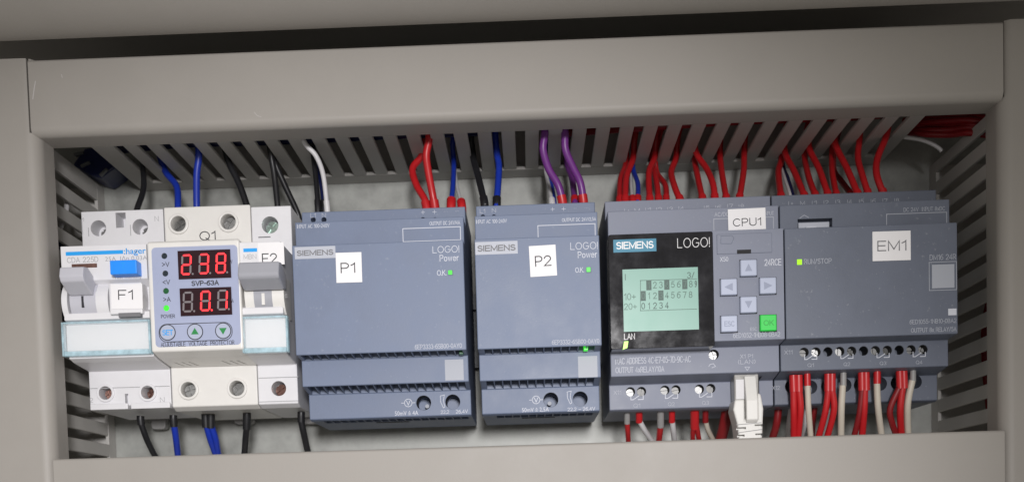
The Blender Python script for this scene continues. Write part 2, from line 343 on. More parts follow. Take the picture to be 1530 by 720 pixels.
def screw(cx, cz, y, r, ang, material, parent, cross=False):
    mb = MB(); mb.cyl(cx, cz, r, y+0.5, y+2, 18)
    g = r*0.2
    for sg in (0, 1):
        p = [(cx+r*0.98*math.cos(t), cz+r*0.98*math.sin(t)) for t in [sg*math.pi+0.17+(math.pi-0.34)*i/9 for i in range(10)]]
        if cross:
            for q in (0, 1):
                a0 = sg*math.pi+q*math.pi/2+0.17; a1 = a0+math.pi/2-0.34
                p = [(cx+1.5*g*math.cos((a0+a1)/2), cz+1.5*g*math.sin((a0+a1)/2))]+[(cx+r*0.98*math.cos(t), cz+r*0.98*math.sin(t)) for t in [a0+(a1-a0)*i/6 for i in range(7)]]
                mb.prism(p, 'y', y-0.5, y+0.49)
        else: mb.prism(p, 'y', y-0.5, y+0.49)
    mb.rot(cx, cz, ang); ta, tb = random.uniform(-0.22, 0.22), random.uniform(-0.22, 0.12)
    for q in mb.v: q.y += ta*(q.x-cx)+tb*(q.z-cz)      # seldom seated square
    return part('terminal_screw', mb, material, parent)
def sticker(text, box, Y, parent, tbox, rot=0.0, ink='ink', bold=0.0):
    mb = MB().box(*pbox(box, Y-0.22, Y-0.01))
    cx, cz = at((box[0]+box[2])/2, (box[1]+box[3])/2, Y-0.2); mb.rot(cx, cz, rot)
    s = part('sticker', mb, M['sticker'], parent, 0.08, segs=1)
    txt(text, tbox, Y-0.23, M[ink], s, rot=rot, bold=bold)
    return s

# ------------------------------------------------------------------ setting: back panel, cover, frame
bp = part('back_panel', MB().box(-330, 330, 76, 78, -120, 330), M['zinc']); bp['kind'] = 'structure'
def arc(cx, cy, r, a0, a1, n=14): return [(cx+r*math.cos(R(a0+(a1-a0)*i/n)), cy+r*math.sin(R(a0+(a1-a0)*i/n))) for i in range(n+1)]

cov = thing('cover_plate', 'smooth grey painted cover plate with a rounded lower edge above the frame', 'cover plate', (0, -20, 199))
prof = [(-10.5-23*math.sin(R(a)), 226-23.6*math.cos(R(a))) for a in range(0, 91, 2)] + [(-33.5, 330), (-31, 330), (-31, 228.5), (75.5, 228.5), (75.5, 226.5), (-9.5, 226.5), (-9.5, 202.4)]  # rear shelf added out of sight to keep light out of the gap
part('plate', MB().prism(prof, 'x', -330, 330), M['paint'], cov)

fr = thing('cabinet_frame', 'grey painted steel cabinet frame around the row of devices', 'frame', (0, 0, 30))
def rail(z0, z1, r, x0, x1, lower):
    if lower: p = [(9, z1), (9, z0)] + [(-5.2, z0)] + arc(-5.2+1.2, z1-1.2, 1.2, 180, 90, 6)
    else: p = [(9, z0)] + arc(-5.2+r, z0+r, r, 270, 180, 18) + arc(-5.2+1.2, z1-1.2, 1.2, 180, 90, 6) + [(9, z1)]
    return MB().prism(p, 'x', x0, x1)
part('top_rail', rail(166, 196.6, 3.6, -202.2, 194.2, False), M['paint'], fr)
part('bottom_rail', rail(-60, 33.6, 0, -199.9, 193.9, True), M['paint'], fr)
pl = [(-300, 9), (-300, -5)] + [(-204.8, -5)] + arc(-204.8, 0.2, 5.2, 270, 360, 14) + [(-199.6, 9)]
part('post', MB().prism(pl, 'z', -60, 197.4), M['paint'], fr, 0, MB().box(-203.1, -202.25, -6, -1.5, 167.5, 200))
pr = [(300, 9), (300, -5)] + [(198.4, -5)] + arc(198.4, 0.2, 5.2, 270, 180, 14) + [(193.2, 9)]
part('post', MB().prism(pr, 'z', -60, 197.4), M['paint'], fr, 0, MB().box(194.25, 195.1, -6, -1.5, 167.5, 200))
def chip(pts, wd):
    part('scratch', MB().stroke([at(px, py, -5.2) for px, py in pts], wd, -5.26, -5.19), M['chip'], fr)
chip([(53, 122), (51.8, 129), (50.6, 137), (49.2, 148)], 0.42); chip([(380, 168), (384, 173), (390, 175)], 0.2); chip([(92, 112), (93, 116)], 0.3)

# DIN rail
rl = [(75.9, 83), (74.5, 83), (74.5, 106), (68.5, 106), (68.5, 112), (67.3, 112), (67.3, 104.8), (73.2, 104.8), (73.2, 84.2), (67.3, 84.2), (67.3, 77), (68.5, 77), (68.5, 83), (75.9, 83)][:-1]
tag(part('mounting_rail', MB().prism(rl, 'x', -203, 192), M['rail']), 'plated steel mounting rail running behind the row of devices', 'rail')

# ------------------------------------------------------------------ wiring ducts
PITCH, SLOT = 10.25, 4.3
def duct_top():
    d = thing('wiring_duct', 'grey slotted wiring duct running across above the devices', 'wiring duct', (-8, 75, 169))
    z0, x0, x1 = 169.0, -187.0, 171.5
    part('rear_strip', MB().box(x0, x1, 64.5, 75.8, z0, z0+1.6), M['duct'], d, 0.3)
    part('back_wall', MB().box(x0, x1, 74.2, 75.8, z0+1.7, 194), M['duct'], d)
    part('upper_wall', MB().box(x0, x1, 11.6, 74.1, 192.4, 194), M['duct'], d)
    part('duct_cover', MB().box(x0, x1, 9.6, 11.4, z0+1, 194), M['duct'], d)
    s0 = at(741.7, 204, 20)[0]*1.0      # one slot centre seen in the photo
    proto = None; c = s0
    while c-PITCH > x0+5: c -= PITCH
    xs = []
    while c < x1-4: xs.append(c); c += PITCH
    for a, b in zip(xs[:-1], xs[1:]):
        if proto is None:
            proto = part('finger', MB().box(a+SLOT/2, b-SLOT/2, 11.6, 64.4, z0, z0+1.6), M['duct'], d, 0.25, segs=1)
        else: copy_part(proto, d, ((a+b)/2, W[proto].y, W[proto].z+random.uniform(-0.15, 0.15))).rotation_euler = (random.uniform(-0.006, 0.006), random.uniform(-0.02, 0.02), random.uniform(-0.006, 0.006))
    part('finger', MB().box(x0, xs[0]-SLOT/2, 11.6, 64.4, z0, z0+1.6), M['duct'], d, 0.25)
    part('finger', MB().box(xs[-1]+SLOT/2, x1, 11.6, 64.4, z0, z0+1.6), M['duct'], d, 0.25)
    return xs
SLOTS = duct_top()
def duct_side(label, xi, sgn, ztop, zslot):
    d = thing('wiring_duct', label, 'wiring duct', (xi, 75, 0))
    X = lambda a, b: (min(xi+sgn*a, xi+sgn*b), max(xi+sgn*a, xi+sgn*b))
    part('rear_strip', MB().box(*X(0, 1.6), 67.5, 75.8, -20, ztop), M['duct'], d, 0.3)
    part('back_wall', MB().box(*X(1.7, 50), 74.2, 75.8, -20, ztop), M['duct'], d)
    part('outer_wall', MB().box(*X(48.4, 50), 11.6, 74.1, -20, ztop), M['duct'], d)
    part('duct_cover', MB().box(*X(1, 50), 9.6, 11.4, -20, ztop), M['duct'], d)
    proto = None; z = zslot; top = ztop
    while z > -15:
        if proto is None:
            part('finger', MB().box(*X(0, 1.6), 11.6, 67.4, z+SLOT/2, ztop), M['duct'], d, 0.25)
            proto = part('finger', MB().box(*X(0, 1.6), 11.6, 67.4, z-PITCH+SLOT/2, z-SLOT/2), M['duct'], d, 0.25, segs=1)
        else: copy_part(proto, d, (W[proto].x+random.uniform(-0.15, 0.15), W[proto].y, z-PITCH/2)).rotation_euler = (random.uniform(-0.006, 0.006), random.uniform(-0.02, 0.02), 0)
        z -= PITCH
duct_side('grey slotted wiring duct standing at the left of the devices', -206.0, -1, 171, 160.5)
duct_side('grey slotted wiring duct standing at the right of the devices', 195.5, 1, 167, 159.5)

# ------------------------------------------------------------------ circuit breakers
def hole_cut(cut, pts, Y, r, depth=9):
    out = []
    for px, py in pts:
        cx, cz = at(px, py, Y); cut.cyl(cx, cz, r, Y-3, Y+depth, 24); out.append((cx, cz))
    return out

def darken_holes(parent, holes, Y, r):      # black ring added in each screw hole, its colour standing for shade
    for cx, cz in holes: part('hole_shade_ring', MB().ring(cx, cz, r-0.12, r-0.02, Y+0.5, Y+7.9), M['black'], parent)

def label_cover(parent, box, Y):
    x0, x1, _, _, z0, z1 = pbox(box, Y, Y)
    part('label_card', MB().box(x0+1, x1-1, Y+0.6, Y+1.2, z0+1.6, z1-0.8), M['sticker'], parent)
    c = part('label_cover', MB().box(x0+0.9, x1-0.9, Y-2.2, Y-1.7, z0+2.1, z1-0.7), M['cover'], parent)
    for b in ((x0, x0+0.85, z0, z1), (x1-0.85, x1, z0, z1), (x0+0.9, x1-0.9, z0, z0+2.0), (x0+0.9, x1-0.9, z1-0.65, z1)):
        part('cover_edge', MB().box(b[0], b[1], Y-2.3, Y+0.5, b[2], b[3]), M['cover_edge'], c, 0.2)

def breaker_rcd():
    x0, x1 = -194.8, -158.6
    d = thing('circuit_breaker', 'white two pole breaker with a blue test button and F1 sticker', 'circuit breaker', ((x0+x1)/2, 66, 57))
    # the two terminal blocks and the nose share one side profile
    prof = [(66, 57), (26, 57), (22, 58.4), (22, 73.6), (7, 75.2), (3.2, 76.2), (3.2, 91), (0.4, 91.8), (0.4, 94.5), (4.5, 96), (6, 100), (4.5, 105.5), (0, 108), (0, 122.3), (21.6, 122.3), (22, 122.6), (22, 143.2), (66, 143.2)]
    cut = MB()
    tops = hole_cut(cut, [(147, 341), (209.5, 339)], 22, 3.45)
    bots = hole_cut(cut, [(158, 587), (221, 586)], 22, 2.9)
    b = pbox((173, 318, 188, 340), 20, 31, 22); cut.box(*b)
    b = pbox((187, 588, 192, 607), 20, 25, 22); cut.box(*b)
    part('housing', MB().prism(prof, 'x', x0, x1), M['white'], d, 0.45, cut)
    for (cx, cz), a in zip(tops, (0.8, 1.2)): screw(cx+0.9, cz-0.9, 28.5, 2.3, a, M['steel'], d, True)
    for (cx, cz), a in zip(bots, (0.5, 0.9)):
        screw(cx, cz, 27.5, 2.3, a, M['steel_brown'], d, True)
        part('terminal_collar', MB().ring(cx, cz, 2.9, 4.0, 21.2, 22.4), M['white'], d, 0.25)
    part('moulded_line', MB().box(x0+0.4, x1-0.4, 21.8, 22.3, 66.1, 66.4), M['ink_grey'], d)
    part('front_lip', MB().box(x0+0.5, x0+17.2, 20.6, 24, 56.6, 59.2), M['white'], d, 0.3)
    part('front_lip', MB().box(x0+18.6, x1-0.3, 20.6, 24, 56.6, 59.2), M['white'], d, 0.3)
    for bx in ((122, 327, 123.2, 350), (131.8, 340, 132.8, 353), (194.5, 336, 195.5, 352)): px_box('moulded_line', bx, 21.94, 22.1, M['ink_grey'], d)
    # printing
    px_box('brand_stripe', (98, 375, 184, 380.5), -0.07, 0.1, M['brand_blue'], d)
    txt(':hager', (185, 370.5, 218, 382), 0, M['brand_blue'], d, bold=0.012)
    txt('CDA 225D', (100, 384, 147, 392), 0, M['ink_grey'], d)
    txt('25A  IΔn 0,03A', (157, 382.5, 220, 390), 0, M['ink_grey'], d)
    txt('Test monthly', (170, 413, 212, 417), 0, M['ink_grey'], d)
    txt('1', (122.5, 325.5, 125.5, 331), 22, M['ink_grey'], d); txt('N', (231, 323, 237, 330.5), 22, M['ink_grey'], d)
    txt('2', (134, 594, 139, 601), 22, M['ink_grey'], d); txt('N', (239, 593, 246, 601), 22, M['ink_grey'], d)
    px_box('position_flag', (107, 394, 145, 400), -0.05, 0.4, M['steel_brown'], d)
    # test button
    part('test_button', MB().box(*pbox((164, 388.5, 204, 409), -5.5, 0.2)), M['test_blue'], d, 0.35)
    txt('T', (181, 393, 187, 401), -5.5, M['brand_blue'], d)
    # toggle: drum with a forward lever
    tx0, tx1 = at(105, 440, 0)[0], at(143, 440, 0)[0]
    drum = [(12, 91)] + [(9-9.6*math.cos(R(a)), 100+9.6*math.sin(R(a))) for a in range(-58, 50, 9)] + [(12, 108)]
    t = part('toggle', MB().prism(drum, 'x', tx0-0.2, tx1+0.4), M['toggle'], d, smooth=30)
    lever = [(3, 101), (-2, 101.7), (-9.3, 105.4), (-10.3, 107.4), (-9.3, 111.2), (-5, 112), (2, 109)]
    part('lever', MB().prism(lever, 'x', tx0+0.2, tx1-0.6), M['toggle'], t, 0.5)
    part('on_mark', MB().box(*pbox((121.8, 442.5, 125.2, 459), -0.62, 0.0, -0.5)), M['ink'], t)
    for xx, hh in ((at(97, 450, 0)[0], 1.2), (at(153, 450, 0)[0], 2.6)):
        sd = [(12, 92)] + [(8.6-9.4*math.cos(R(a)), 99.5+9.4*math.sin(R(a))) for a in range(-55, 60, 10)] + [(12, 108)]
        part('toggle_guard', MB().prism(sd, 'x', xx-hh, xx+hh), M['white'], d, smooth=30)
    # label holder and sticker
    part('label_holder', MB().box(*pbox((166, 424, 215, 470), -2.2, 5, 0)), M['white'], d, 0.5)
    px_box('release_slot', (177, 467, 210, 473), -2.28, 0, M['ink_mid'], d)
    sticker('F1', (165.5, 424, 213, 461), -2.25, d, (176.5, 433, 199, 447.5), -0.02)
    txt('0,03A', (210, 438, 216, 442), -2.25, M['ink_grey'], d, rot=-1.45)
    label_cover(d, (95, 481, 228, 531), 2.2)
    cx, cz = at(240, 642, 70); part('rail_clip', MB().prism(rrect(cx-3.5, cx+3.5, cz+0.2, 60, 1.6), 'y', 67, 72), M['grey_sleeve'], d, 0.3)
breaker_rcd()

def breaker_small():
    x0, x1 = -119.8, -102.2
    d = thing('circuit_breaker', 'narrow single pole breaker with a wide grey toggle and F2 sticker', 'circuit breaker', ((x0+x1)/2, 66, 56))
    prof = [(66, 55.6), (26, 55.6), (22, 57), (22, 74), (6, 75.6), (3.2, 76.4), (3.2, 91), (0.4, 91.8), (0.4, 94.5), (4.5, 96), (6, 100), (4.5, 105.5), (0, 108), (0, 121.5), (22, 121.5), (22, 142.7), (66, 142.7)]
    cut = MB(); tp = hole_cut(cut, [(403.5, 336)], 22, 3.7); bt = hole_cut(cut, [(416.5, 580)], 22, 3.3)
    part('housing', MB().prism(prof, 'x', x0, x1), M['white'], d, 0.45, cut)
    screw(tp[0][0]+0.3, tp[0][1]-0.6, 26, 3.1, 0.9, M['steel_green'], d, True)
    screw(bt[0][0]+0.2, bt[0][1]-0.4, 27, 2.8, 0.6, M['steel_brown'], d, True)
    for bx in ((386, 353.4, 404, 355),): px_box('moulded_line', bx, 21.9, 22.3, M['ink_mid'], d)
    for bx in ((386, 563, 446, 564.2), (386, 598.6, 446, 599.8)): px_box('moulded_line', bx, 21.9, 22.3, M['ink_grey'], d)
    px_box('brand_stripe', (363.7, 371, 384, 376.2), -0.07, 0.1, M['brand_blue'], d)
    txt('MBN', (364, 380, 383, 387), 0, M['ink_grey'], d)
    s = px_box('sticker', (386, 363, 424.5, 395), -0.22, -0.01, M['sticker'], d)
    txt('F2', (391.5, 378.5, 414, 393.5), -0.23, M['ink'], s)
    # drum and wide toggle
    a0, a1 = at(365, 450, 0)[0], at(424, 450, 0)[0]
    drum = [(12, 91)] + [(9-9.6*math.cos(R(a)), 100+9.6*math.sin(R(a))) for a in range(-58, 50, 9)] + [(12, 108)]
    part('drum', MB().prism(drum, 'x', a0+0.3, a1+0.2), M['cream'], d, smooth=30)
    b0, b1 = at(380, 450, 0)[0], at(407, 450, 0)[0]
    dr2 = [(12, 91)] + [(9-9.9*math.cos(R(a)), 100+9.9*math.sin(R(a))) for a in range(-56, 50, 9)] + [(12, 108)]
    t = part('toggle', MB().prism(dr2, 'x', b0, b1), M['toggle_dark'], d, smooth=30)
    lever = [(2, 101.5), (-3, 100.9), (-10.6, 103.8), (-11.5, 105.3), (-9.6, 110.6), (-5, 111.3), (2, 108)]
    part('lever', MB().prism(lever, 'x', at(355.5, 400, -10)[0], at(417, 400, -10)[0]), M['toggle_dark'], t, 0.7)
    px_box('on_mark', (391, 438, 395.5, 455), -0.98, 0, M['cream'], t, 0, -0.9)
    txt('0,5', (424.5, 440, 430, 444), 0, M['ink_grey'], d, rot=-1.5)
    label_cover(d, (363.5, 474, 432, 527), 2.2)
    for px in (368, 469):
        cx, cz = at(px, 632, 70); part('rail_clip', MB().prism(rrect(cx-5.2, cx+4.2, cz-0.4, 60, 1.6), 'y', 67, 72), M['grey_sleeve'], d, 0.3)
breaker_small()

SEG = {'0': 'abcdef', '1': 'bc', '2': 'abged', '3': 'abgcd', '8': 'abcdefg', ' ': ''}
def digit(parent, cx, cz, w, h, Y, ch, dot, lean=0.12):
    t = 0.78; hw, hh = w/2, h/2; g = 0.14
    def bar(kind):
        if kind in 'agd':
            z = {'a': hh, 'g': 0, 'd': -hh}[kind]; p = [(-hw+g, z), (-hw+g+t/2, z+t/2), (hw-g-t/2, z+t/2), (hw-g, z), (hw-g-t/2, z-t/2), (-hw+g+t/2, z-t/2)]
        else:
            x = hw if kind in 'bc' else -hw; za, zb = (0, hh) if kind in 'bf' else (-hh, 0)
            p = [(x, za+g), (x+t/2, za+g+t/2), (x+t/2, zb-g-t/2), (x, zb-g), (x-t/2, zb-g-t/2), (x-t/2, za+g+t/2)]
        return [(cx+a+lean*b, cz+b) for a, b in p]
    for k in 'abcdefg':
        part('segment', MB().prism(bar(k), 'y', Y-0.06, Y+0.02), M['seg_on' if k in SEG[ch] else 'seg_off'], parent)
    part('segment', MB().cyl(cx+hw+0.72, cz-hh, 0.42, Y-0.06, Y+0.02, 12), M['seg_on' if dot else 'seg_off'], parent)

def protector():
    x0, x1 = -158.2, -120.1
    d = thing('voltage_protector', 'cream voltage protector with two red digit displays and Q1 sticker', 'voltage protector', ((x0+x1)/2, 66, 56))
    cut = MB(); tp = hole_cut(cut, [(267, 335), (341.5, 332)], 22, 3.3); bt = hole_cut(cut, [(282, 582), (354.5, 580)], 22, 3.3)
    part('housing', MB().prism([(66, 55.5), (26, 55.5), (22, 57), (22, 75), (22, 143.8), (66, 143.8)], 'x', x0, x1), M['cream'], d, 0.5, cut)
    for (cx, cz), a in zip(tp+bt, (0.5, 1.0, 0.3, 0.75)):
        part('terminal_collar', MB().ring(cx, cz, 3.3, 4.5, 21.0, 22.4), M['cream'], d, 0.4)
        screw(cx+0.2, cz-0.2, 25.5, 3.0, a, M['steel'], d, True)
    # nose
    n0, n1, za, zb = -158.0, -119.2, 77.3, 122.3
    cut = MB()
    leds = [at(px, py, 0) for px, py in ((247, 383.5), (248.5, 409.5), (249.5, 435.5), (250, 461))]
    for cx, cz in leds: cut.cyl(cx, cz, 1.25, -5, 1.6, 20)
    nose = MB().prism([(22.2, za-3.3), (6, za-1.6), (-1, za), (-1, zb), (0.2, zb+0.6), (22.2, zb+0.6)], 'x', n0, n1)
    for k in (0, 1):
        for i in range(3):
            cx = at((268.5, 279.5, 290, 339.5, 351, 361.5)[k*3+i], 540, 16)[0]; cut.prism([(cx-1.9, 13), (cx-0.9, 13), (cx+1.3, 19.5), (cx+0.3, 19.5)], 'z', za-5, za+0.5)
    part('front_cover', nose, M['cream'], d, 0.9, cut, 3)
    cut = MB()
    for cx, cz in leds: cut.cyl(cx, cz, 1.25, -5, 3, 20)
    a, b, _, _, c, e = pbox((229.5, 369.5, 357.5, 515.5), -1, 0)
    part('overlay', MB().prism(rrect(a, b, c, e, 1.6), 'y', -1.2, -0.95), M['panel_lilac'], d, 0, cut)
    Y = -1.2
    for (cx, cz), mm in zip(leds, ('led_off', 'led_off', 'led_dim', 'led_on')):
        part('indicator_led', MB().cyl(cx, cz, 1.2, -0.8, 1.5, 18), M[mm], d)
    for s, bx in (('>V', (242, 391.5, 253, 398.5)), ('<V', (243, 418, 254, 425)), ('>A', (244, 443.5, 255, 450.5)), ('POWER', (240.5, 469.5, 261.5, 475))):
        txt(s, bx, Y, M['ink'], d, bold=0.006)
    for (cxs, cys, bx, chars, dots, cw) in (((279.5, 305.6, 331), (395.5, 394.2, 393), (266, 374, 344.5, 415.5), '238', (0, 0, 0), 15.0), ((281.7, 308, 333.5), (451, 449.5, 448), (269, 430, 346, 470.5), ' 01', (0, 1, 0), 14.5)):
        scr = px_box('display', bx, Y-0.45, Y+0.01, M['display'], d)
        for px, py, ch, dt in zip(cxs, cys, chars, dots):
            cx, cz = at(px-1, py, Y-0.45); digit(scr, cx, cz, 3.55, 7.7, Y-0.46, ch, dt, 0.07)
    txt('SVP-63A', (286, 419, 327, 426.5), Y, M['ink'], d, bold=0.02)
    txt('V', (344.5, 388, 347.3, 394), Y, M['ink'], d); txt('A', (346.2, 446, 349, 452), Y, M['ink'], d)
    a, b, _, _, c, e = pbox((237, 482.5, 347.5, 509.5), Y, 0)
    o, i = rrect(a, b, c, e, 3.4, 8), rrect(a+0.28, b-0.28, c+0.28, e-0.28, 3.12, 8)
    mb = MB(); n = len(o)
    mb.add([(p[0], Y-0.05, p[1]) for p in o+i]+[(p[0], Y+0.02, p[1]) for p in o+i], [(k, (k+1) % n, n+(k+1) % n, n+k) for k in range(n)]+[(2*n+k, 3*n+k, 3*n+(k+1) % n, 2*n+(k+1) % n) for k in range(n)]+[(k, 2*n+k, 2*n+(k+1) % n, (k+1) % n) for k in range(n)]+[(n+k, n+(k+1) % n, 3*n+(k+1) % n, 3*n+k) for k in range(n)])
    part('key_outline', mb, M['ink'], d)
    for px, py, kd in ((250.5, 496.5, 's'), (291.5, 495.5, 'u'), (333.5, 494, 'd')):
        cx, cz = at(px, py, Y)
        k = part('push_key', MB().cyl(cx, cz, 3.05, Y-0.35, Y+0.1, 32), M['key'], d, 0.15)
        part('key_ring', MB().ring(cx, cz, 3.1, 3.4, Y-0.12, Y+0.05), M['ink'], k)
        if kd == 's': txt('SET', (px-8, py-4, px+8, py+4), Y-0.36, M['brand_blue'], k, bold=0.01)
        else:
            g = 1 if kd == 'u' else -1
            part('arrow', MB().prism([(cx-1.6, cz-1.1*g), (cx+1.6, cz-1.1*g), (cx, cz+1.6*g)], 'y', Y-0.42, Y-0.3), M['green_print'], k)
    txt('ADJUSTABLE  VOLTAGE  PROTECTOR', (240, 509.8, 350.5, 516.4), Y, M['ink'], d)
    s = px_box('sticker', (294, 341, 330, 361.5), 21.76, 21.98, M['cream'], d)
    txt('Q1', (298, 345.5, 322.5, 359.5), 21.75, M['ink'], s)
protector()

# ------------------------------------------------------------------ logic modules: common body
def module_profile(): return [(66, 49), (24, 49), (22, 49.6), (22, 60.4), (10, 62.4), (10, 73.4), (0, 74.1), (0, 119.3), (7.5, 119.6), (7.5, 131), (21.5, 131.2), (21.5, 139.4), (66, 139.4)]

def power_supply(label, x0, x1, T):
    d = thing('power_supply', label, 'power supply', ((x0+x1)/2, 66, 49), 'blue grey power supplies')
    cut = MB(); wd = 3.15; pt = 3.6; n = int((x1-x0-3)/pt); off = (x1-x0-n*pt)/2
    for i in range(n):
        a = x0+off+i*pt+(pt-wd)/2
        cut.box(a, a+wd, 0.6, 9.7, 70, 88)
        cut.box(a, a+wd, 10.7, 21.4, 55, 71)
        if 0 < i: cut.box(a, a+wd, 24.4, 34, 45, 51.4)
    for px, py in T['holes']:
        cx, cz = at(px, py, 22); cut.cyl(cx, cz, 3.3, 18, 34, 28)
    for px in T['terms']:
        cx, cz = at(px, T['term_y']+2.5, 21.5); cut.cyl(cx, cz, 1.15, 18, 28, 16)
    part('housing', MB().prism(module_profile(), 'x', x0, x1), M['blue_grey'], d, 0.35, cut)
    darken_holes(d, [at(px, py, 22) for px, py in T['holes']], 22, 3.3)
    cx, cz = at(*T['holes'][0], 30)
    part('trim_screw', MB().cyl(cx+T['trim'], cz-1.6, 0.9, 29.5, 32, 14), M['print_faint'], d)
    for s, bx, Y, mm in T['text']: txt(s, bx, Y, M[mm], d)
    frame_line('label_field', T['field'], 7.5, 0.3, M['print'], d)
    b = part('brand_plate', MB().box(*pbox(T['brand'], -0.1, 0.05)), M['print_dim'], d)
    bx = T['brand']; txt('SIEMENS', (bx[0]+3, bx[1]+5, bx[2]-3, bx[3]-4.5), -0.1, M['ink_mid'], b, bold=0.02)
    txt('LOGO!', T['logo'], 0, M['print'], d, bold=-0.005); txt('Power', T['power'], 0, M['print'], d)
    a, c, _, _, e, g = pbox(T['led'], 0, 0); lf = part('led_frame', MB().box(a, c, -0.08, 0.1, e, g), M['dark_grey'], d)
    part('indicator_led', MB().box(a+0.15, c-0.4, -0.25, 0.1, e+0.4, g-0.15), M['led_on'], lf, 0.1)
    cx, cz = at(*T['glow'], 5); part('inner_led', MB().box(cx-0.9, cx+0.9, 5, 8.8, 73.2, 76), M[T['glowmat']], d, 0.2)
    px_box('code_field', T['code'], 9.93, 10.05, M['print_faint'], d)
    # dial symbols
    px, py = T['volt']; cx, cz = at(px, py, 22)
    part('meter_symbol', MB().ring(cx, cz, 1.55, 1.8, 21.94, 22.02, 20).stroke([(cx-2.9, cz), (cx-1.8, cz)], 0.25, 21.94, 22.02).stroke([(cx+1.8, cz), (cx+2.9, cz)], 0.25, 21.94, 22.02).stroke([(cx-0.75, cz+0.85), (cx, cz-0.9), (cx+0.75, cz+0.85)], 0.28, 21.94, 22.02), M['print'], d)
    px, py = T['arc']; cx, cz = at(px, py, 22)
    part('adjust_symbol', MB().stroke([(cx+0.8, cz+3), (cx-1, cz+2.6), (cx-0.9, cz), (cx+0.2, cz-2.6), (cx+0.9, cz-2.2), (cx+0.3, cz+0.5), (cx+0.8, cz+3)], 0.22, 21.94, 22.02), M['print'], d)
    cx = (x0+x1)/2-1
    part('clip_slot', MB().box(cx-7.5, cx+7.5, 35.5, 38.5, 48.9, 49.4), M['black'], d)

power_supply('wide blue grey power supply with a P1 sticker', -97.4, -25.9, dict(
    holes=[(633, 601.5), (676.5, 600)], trim=1.6, terms=[468, 484, 632, 650, 667, 683], term_y=326,
    text=[('INPUT AC 100-240V', (444, 335, 492, 340.5), 7.5, 'print'), ('OUTPUT DC 24V/4A', (642, 330.5, 687, 336), 7.5, 'print'),
          ('L1', (464, 319, 472, 325), 21.5, 'print_dim'), ('N', (481, 318.5, 487, 324.5), 21.5, 'print_dim'), ('+', (629, 314.5, 635, 320), 21.5, 'print'), ('+', (646, 314, 652, 319.5), 21.5, 'print'), ('–', (663, 315.5, 669, 316.8), 21.5, 'print'), ('–', (680, 315, 686, 316.3), 21.5, 'print'),
          ('O.K.', (653, 403.5, 667, 411.5), 0, 'print'), ('6EP3333-6SB00-0AY0', (620, 513.5, 690, 520.5), 0, 'print_dim'),
          ('50mV ≙ 4A', (590, 613.5, 625, 620), 22, 'print'), ('22,2', (658.5, 612.5, 671, 618), 22, 'print'), ('26,4V', (681, 611.5, 699, 617.5), 22, 'print')],
    field=(602, 340, 688, 360), brand=(440.5, 368.5, 501, 386), logo=(646.5, 367.5, 686, 377.5), power=(657, 380.5, 685.5, 390), led=(669.5, 403.5, 677, 411.5), glow=(689, 528), glowmat='led_dim',
    code=(665, 537, 692.5, 567.5), volt=(610, 601.5), arc=(661.5, 600)))
power_supply('narrow blue grey power supply with a tilted P2 sticker', -21.2, 30.5, dict(
    holes=[(823, 597), (867, 595.5)], trim=-0.6, terms=[721.5, 738, 825.5, 842.5, 859.5, 876.5], term_y=322,
    text=[('INPUT AC 100-240V', (711.5, 328, 757, 333.5), 7.5, 'print'), ('OUTPUT DC 24V/2,5A', (840, 325.5, 890, 331), 7.5, 'print'),
          ('L1', (717, 312.5, 725, 318.5), 21.5, 'print_dim'), ('N', (735, 311.5, 741, 317.5), 21.5, 'print_dim'), ('+', (822.5, 310, 828.5, 315.5), 21.5, 'print'), ('+', (839, 309.5, 845, 315), 21.5, 'print'), ('–', (856, 310.8, 862, 312.1), 21.5, 'print'), ('–', (873.5, 310.3, 879.5, 311.6), 21.5, 'print'),
          ('O.K.', (859.5, 399.5, 872.5, 407), 0, 'print'), ('6EP3332-6SB00-0AY0', (825, 507, 895, 513.5), 0, 'print_dim'),
          ('50mV ≙ 2,5A', (780, 608.5, 820, 615.5), 22, 'print'), ('22,2 – 26,4V', (848, 608, 889, 614), 22, 'print')],
    field=(804, 335.5, 889, 354.5), brand=(710.5, 361, 773, 379.5), logo=(852.5, 362, 893, 372.5), power=(863.5, 375.5, 892, 385), led=(876, 399, 883.5, 407.5), glow=(875.5, 522), glowmat='led_on',
    code=(864, 532, 892.5, 563), volt=(801, 597), arc=(851, 594)))
objs = {o['label']: o for o in bpy.data.objects if 'label' in o}
P1 = objs['wide blue grey power supply with a P1 sticker']; P2 = objs['narrow blue grey power supply with a tilted P2 sticker']
sticker('P1', (502, 377.5, 540.5, 421.5), -0.12, P1, (509, 392.5, 531, 407.5), R(-0.2))
sticker('P2', (791.5, 367, 831, 412), -0.02, P2, (799.5, 382, 823.5, 397.5), R(1.6))

def relay_symbol(parent, px, py, Y, s=1.0, mm='print'):
    cx, cz = at(px, py, Y); k = s
    part('relay_symbol', MB().stroke([(cx-2.6*k, cz+1.4*k), (cx-2.6*k, cz-0.6*k), (cx-1.6*k, cz-0.6*k), (cx+0.9*k, cz+1.0*k)], 0.3, Y-0.06, Y+0.02).stroke([(cx+0.6*k, cz-0.6*k), (cx+2.8*k, cz-0.6*k), (cx+2.8*k, cz+1.2*k)], 0.3, Y-0.06, Y+0.02), M[mm], parent)

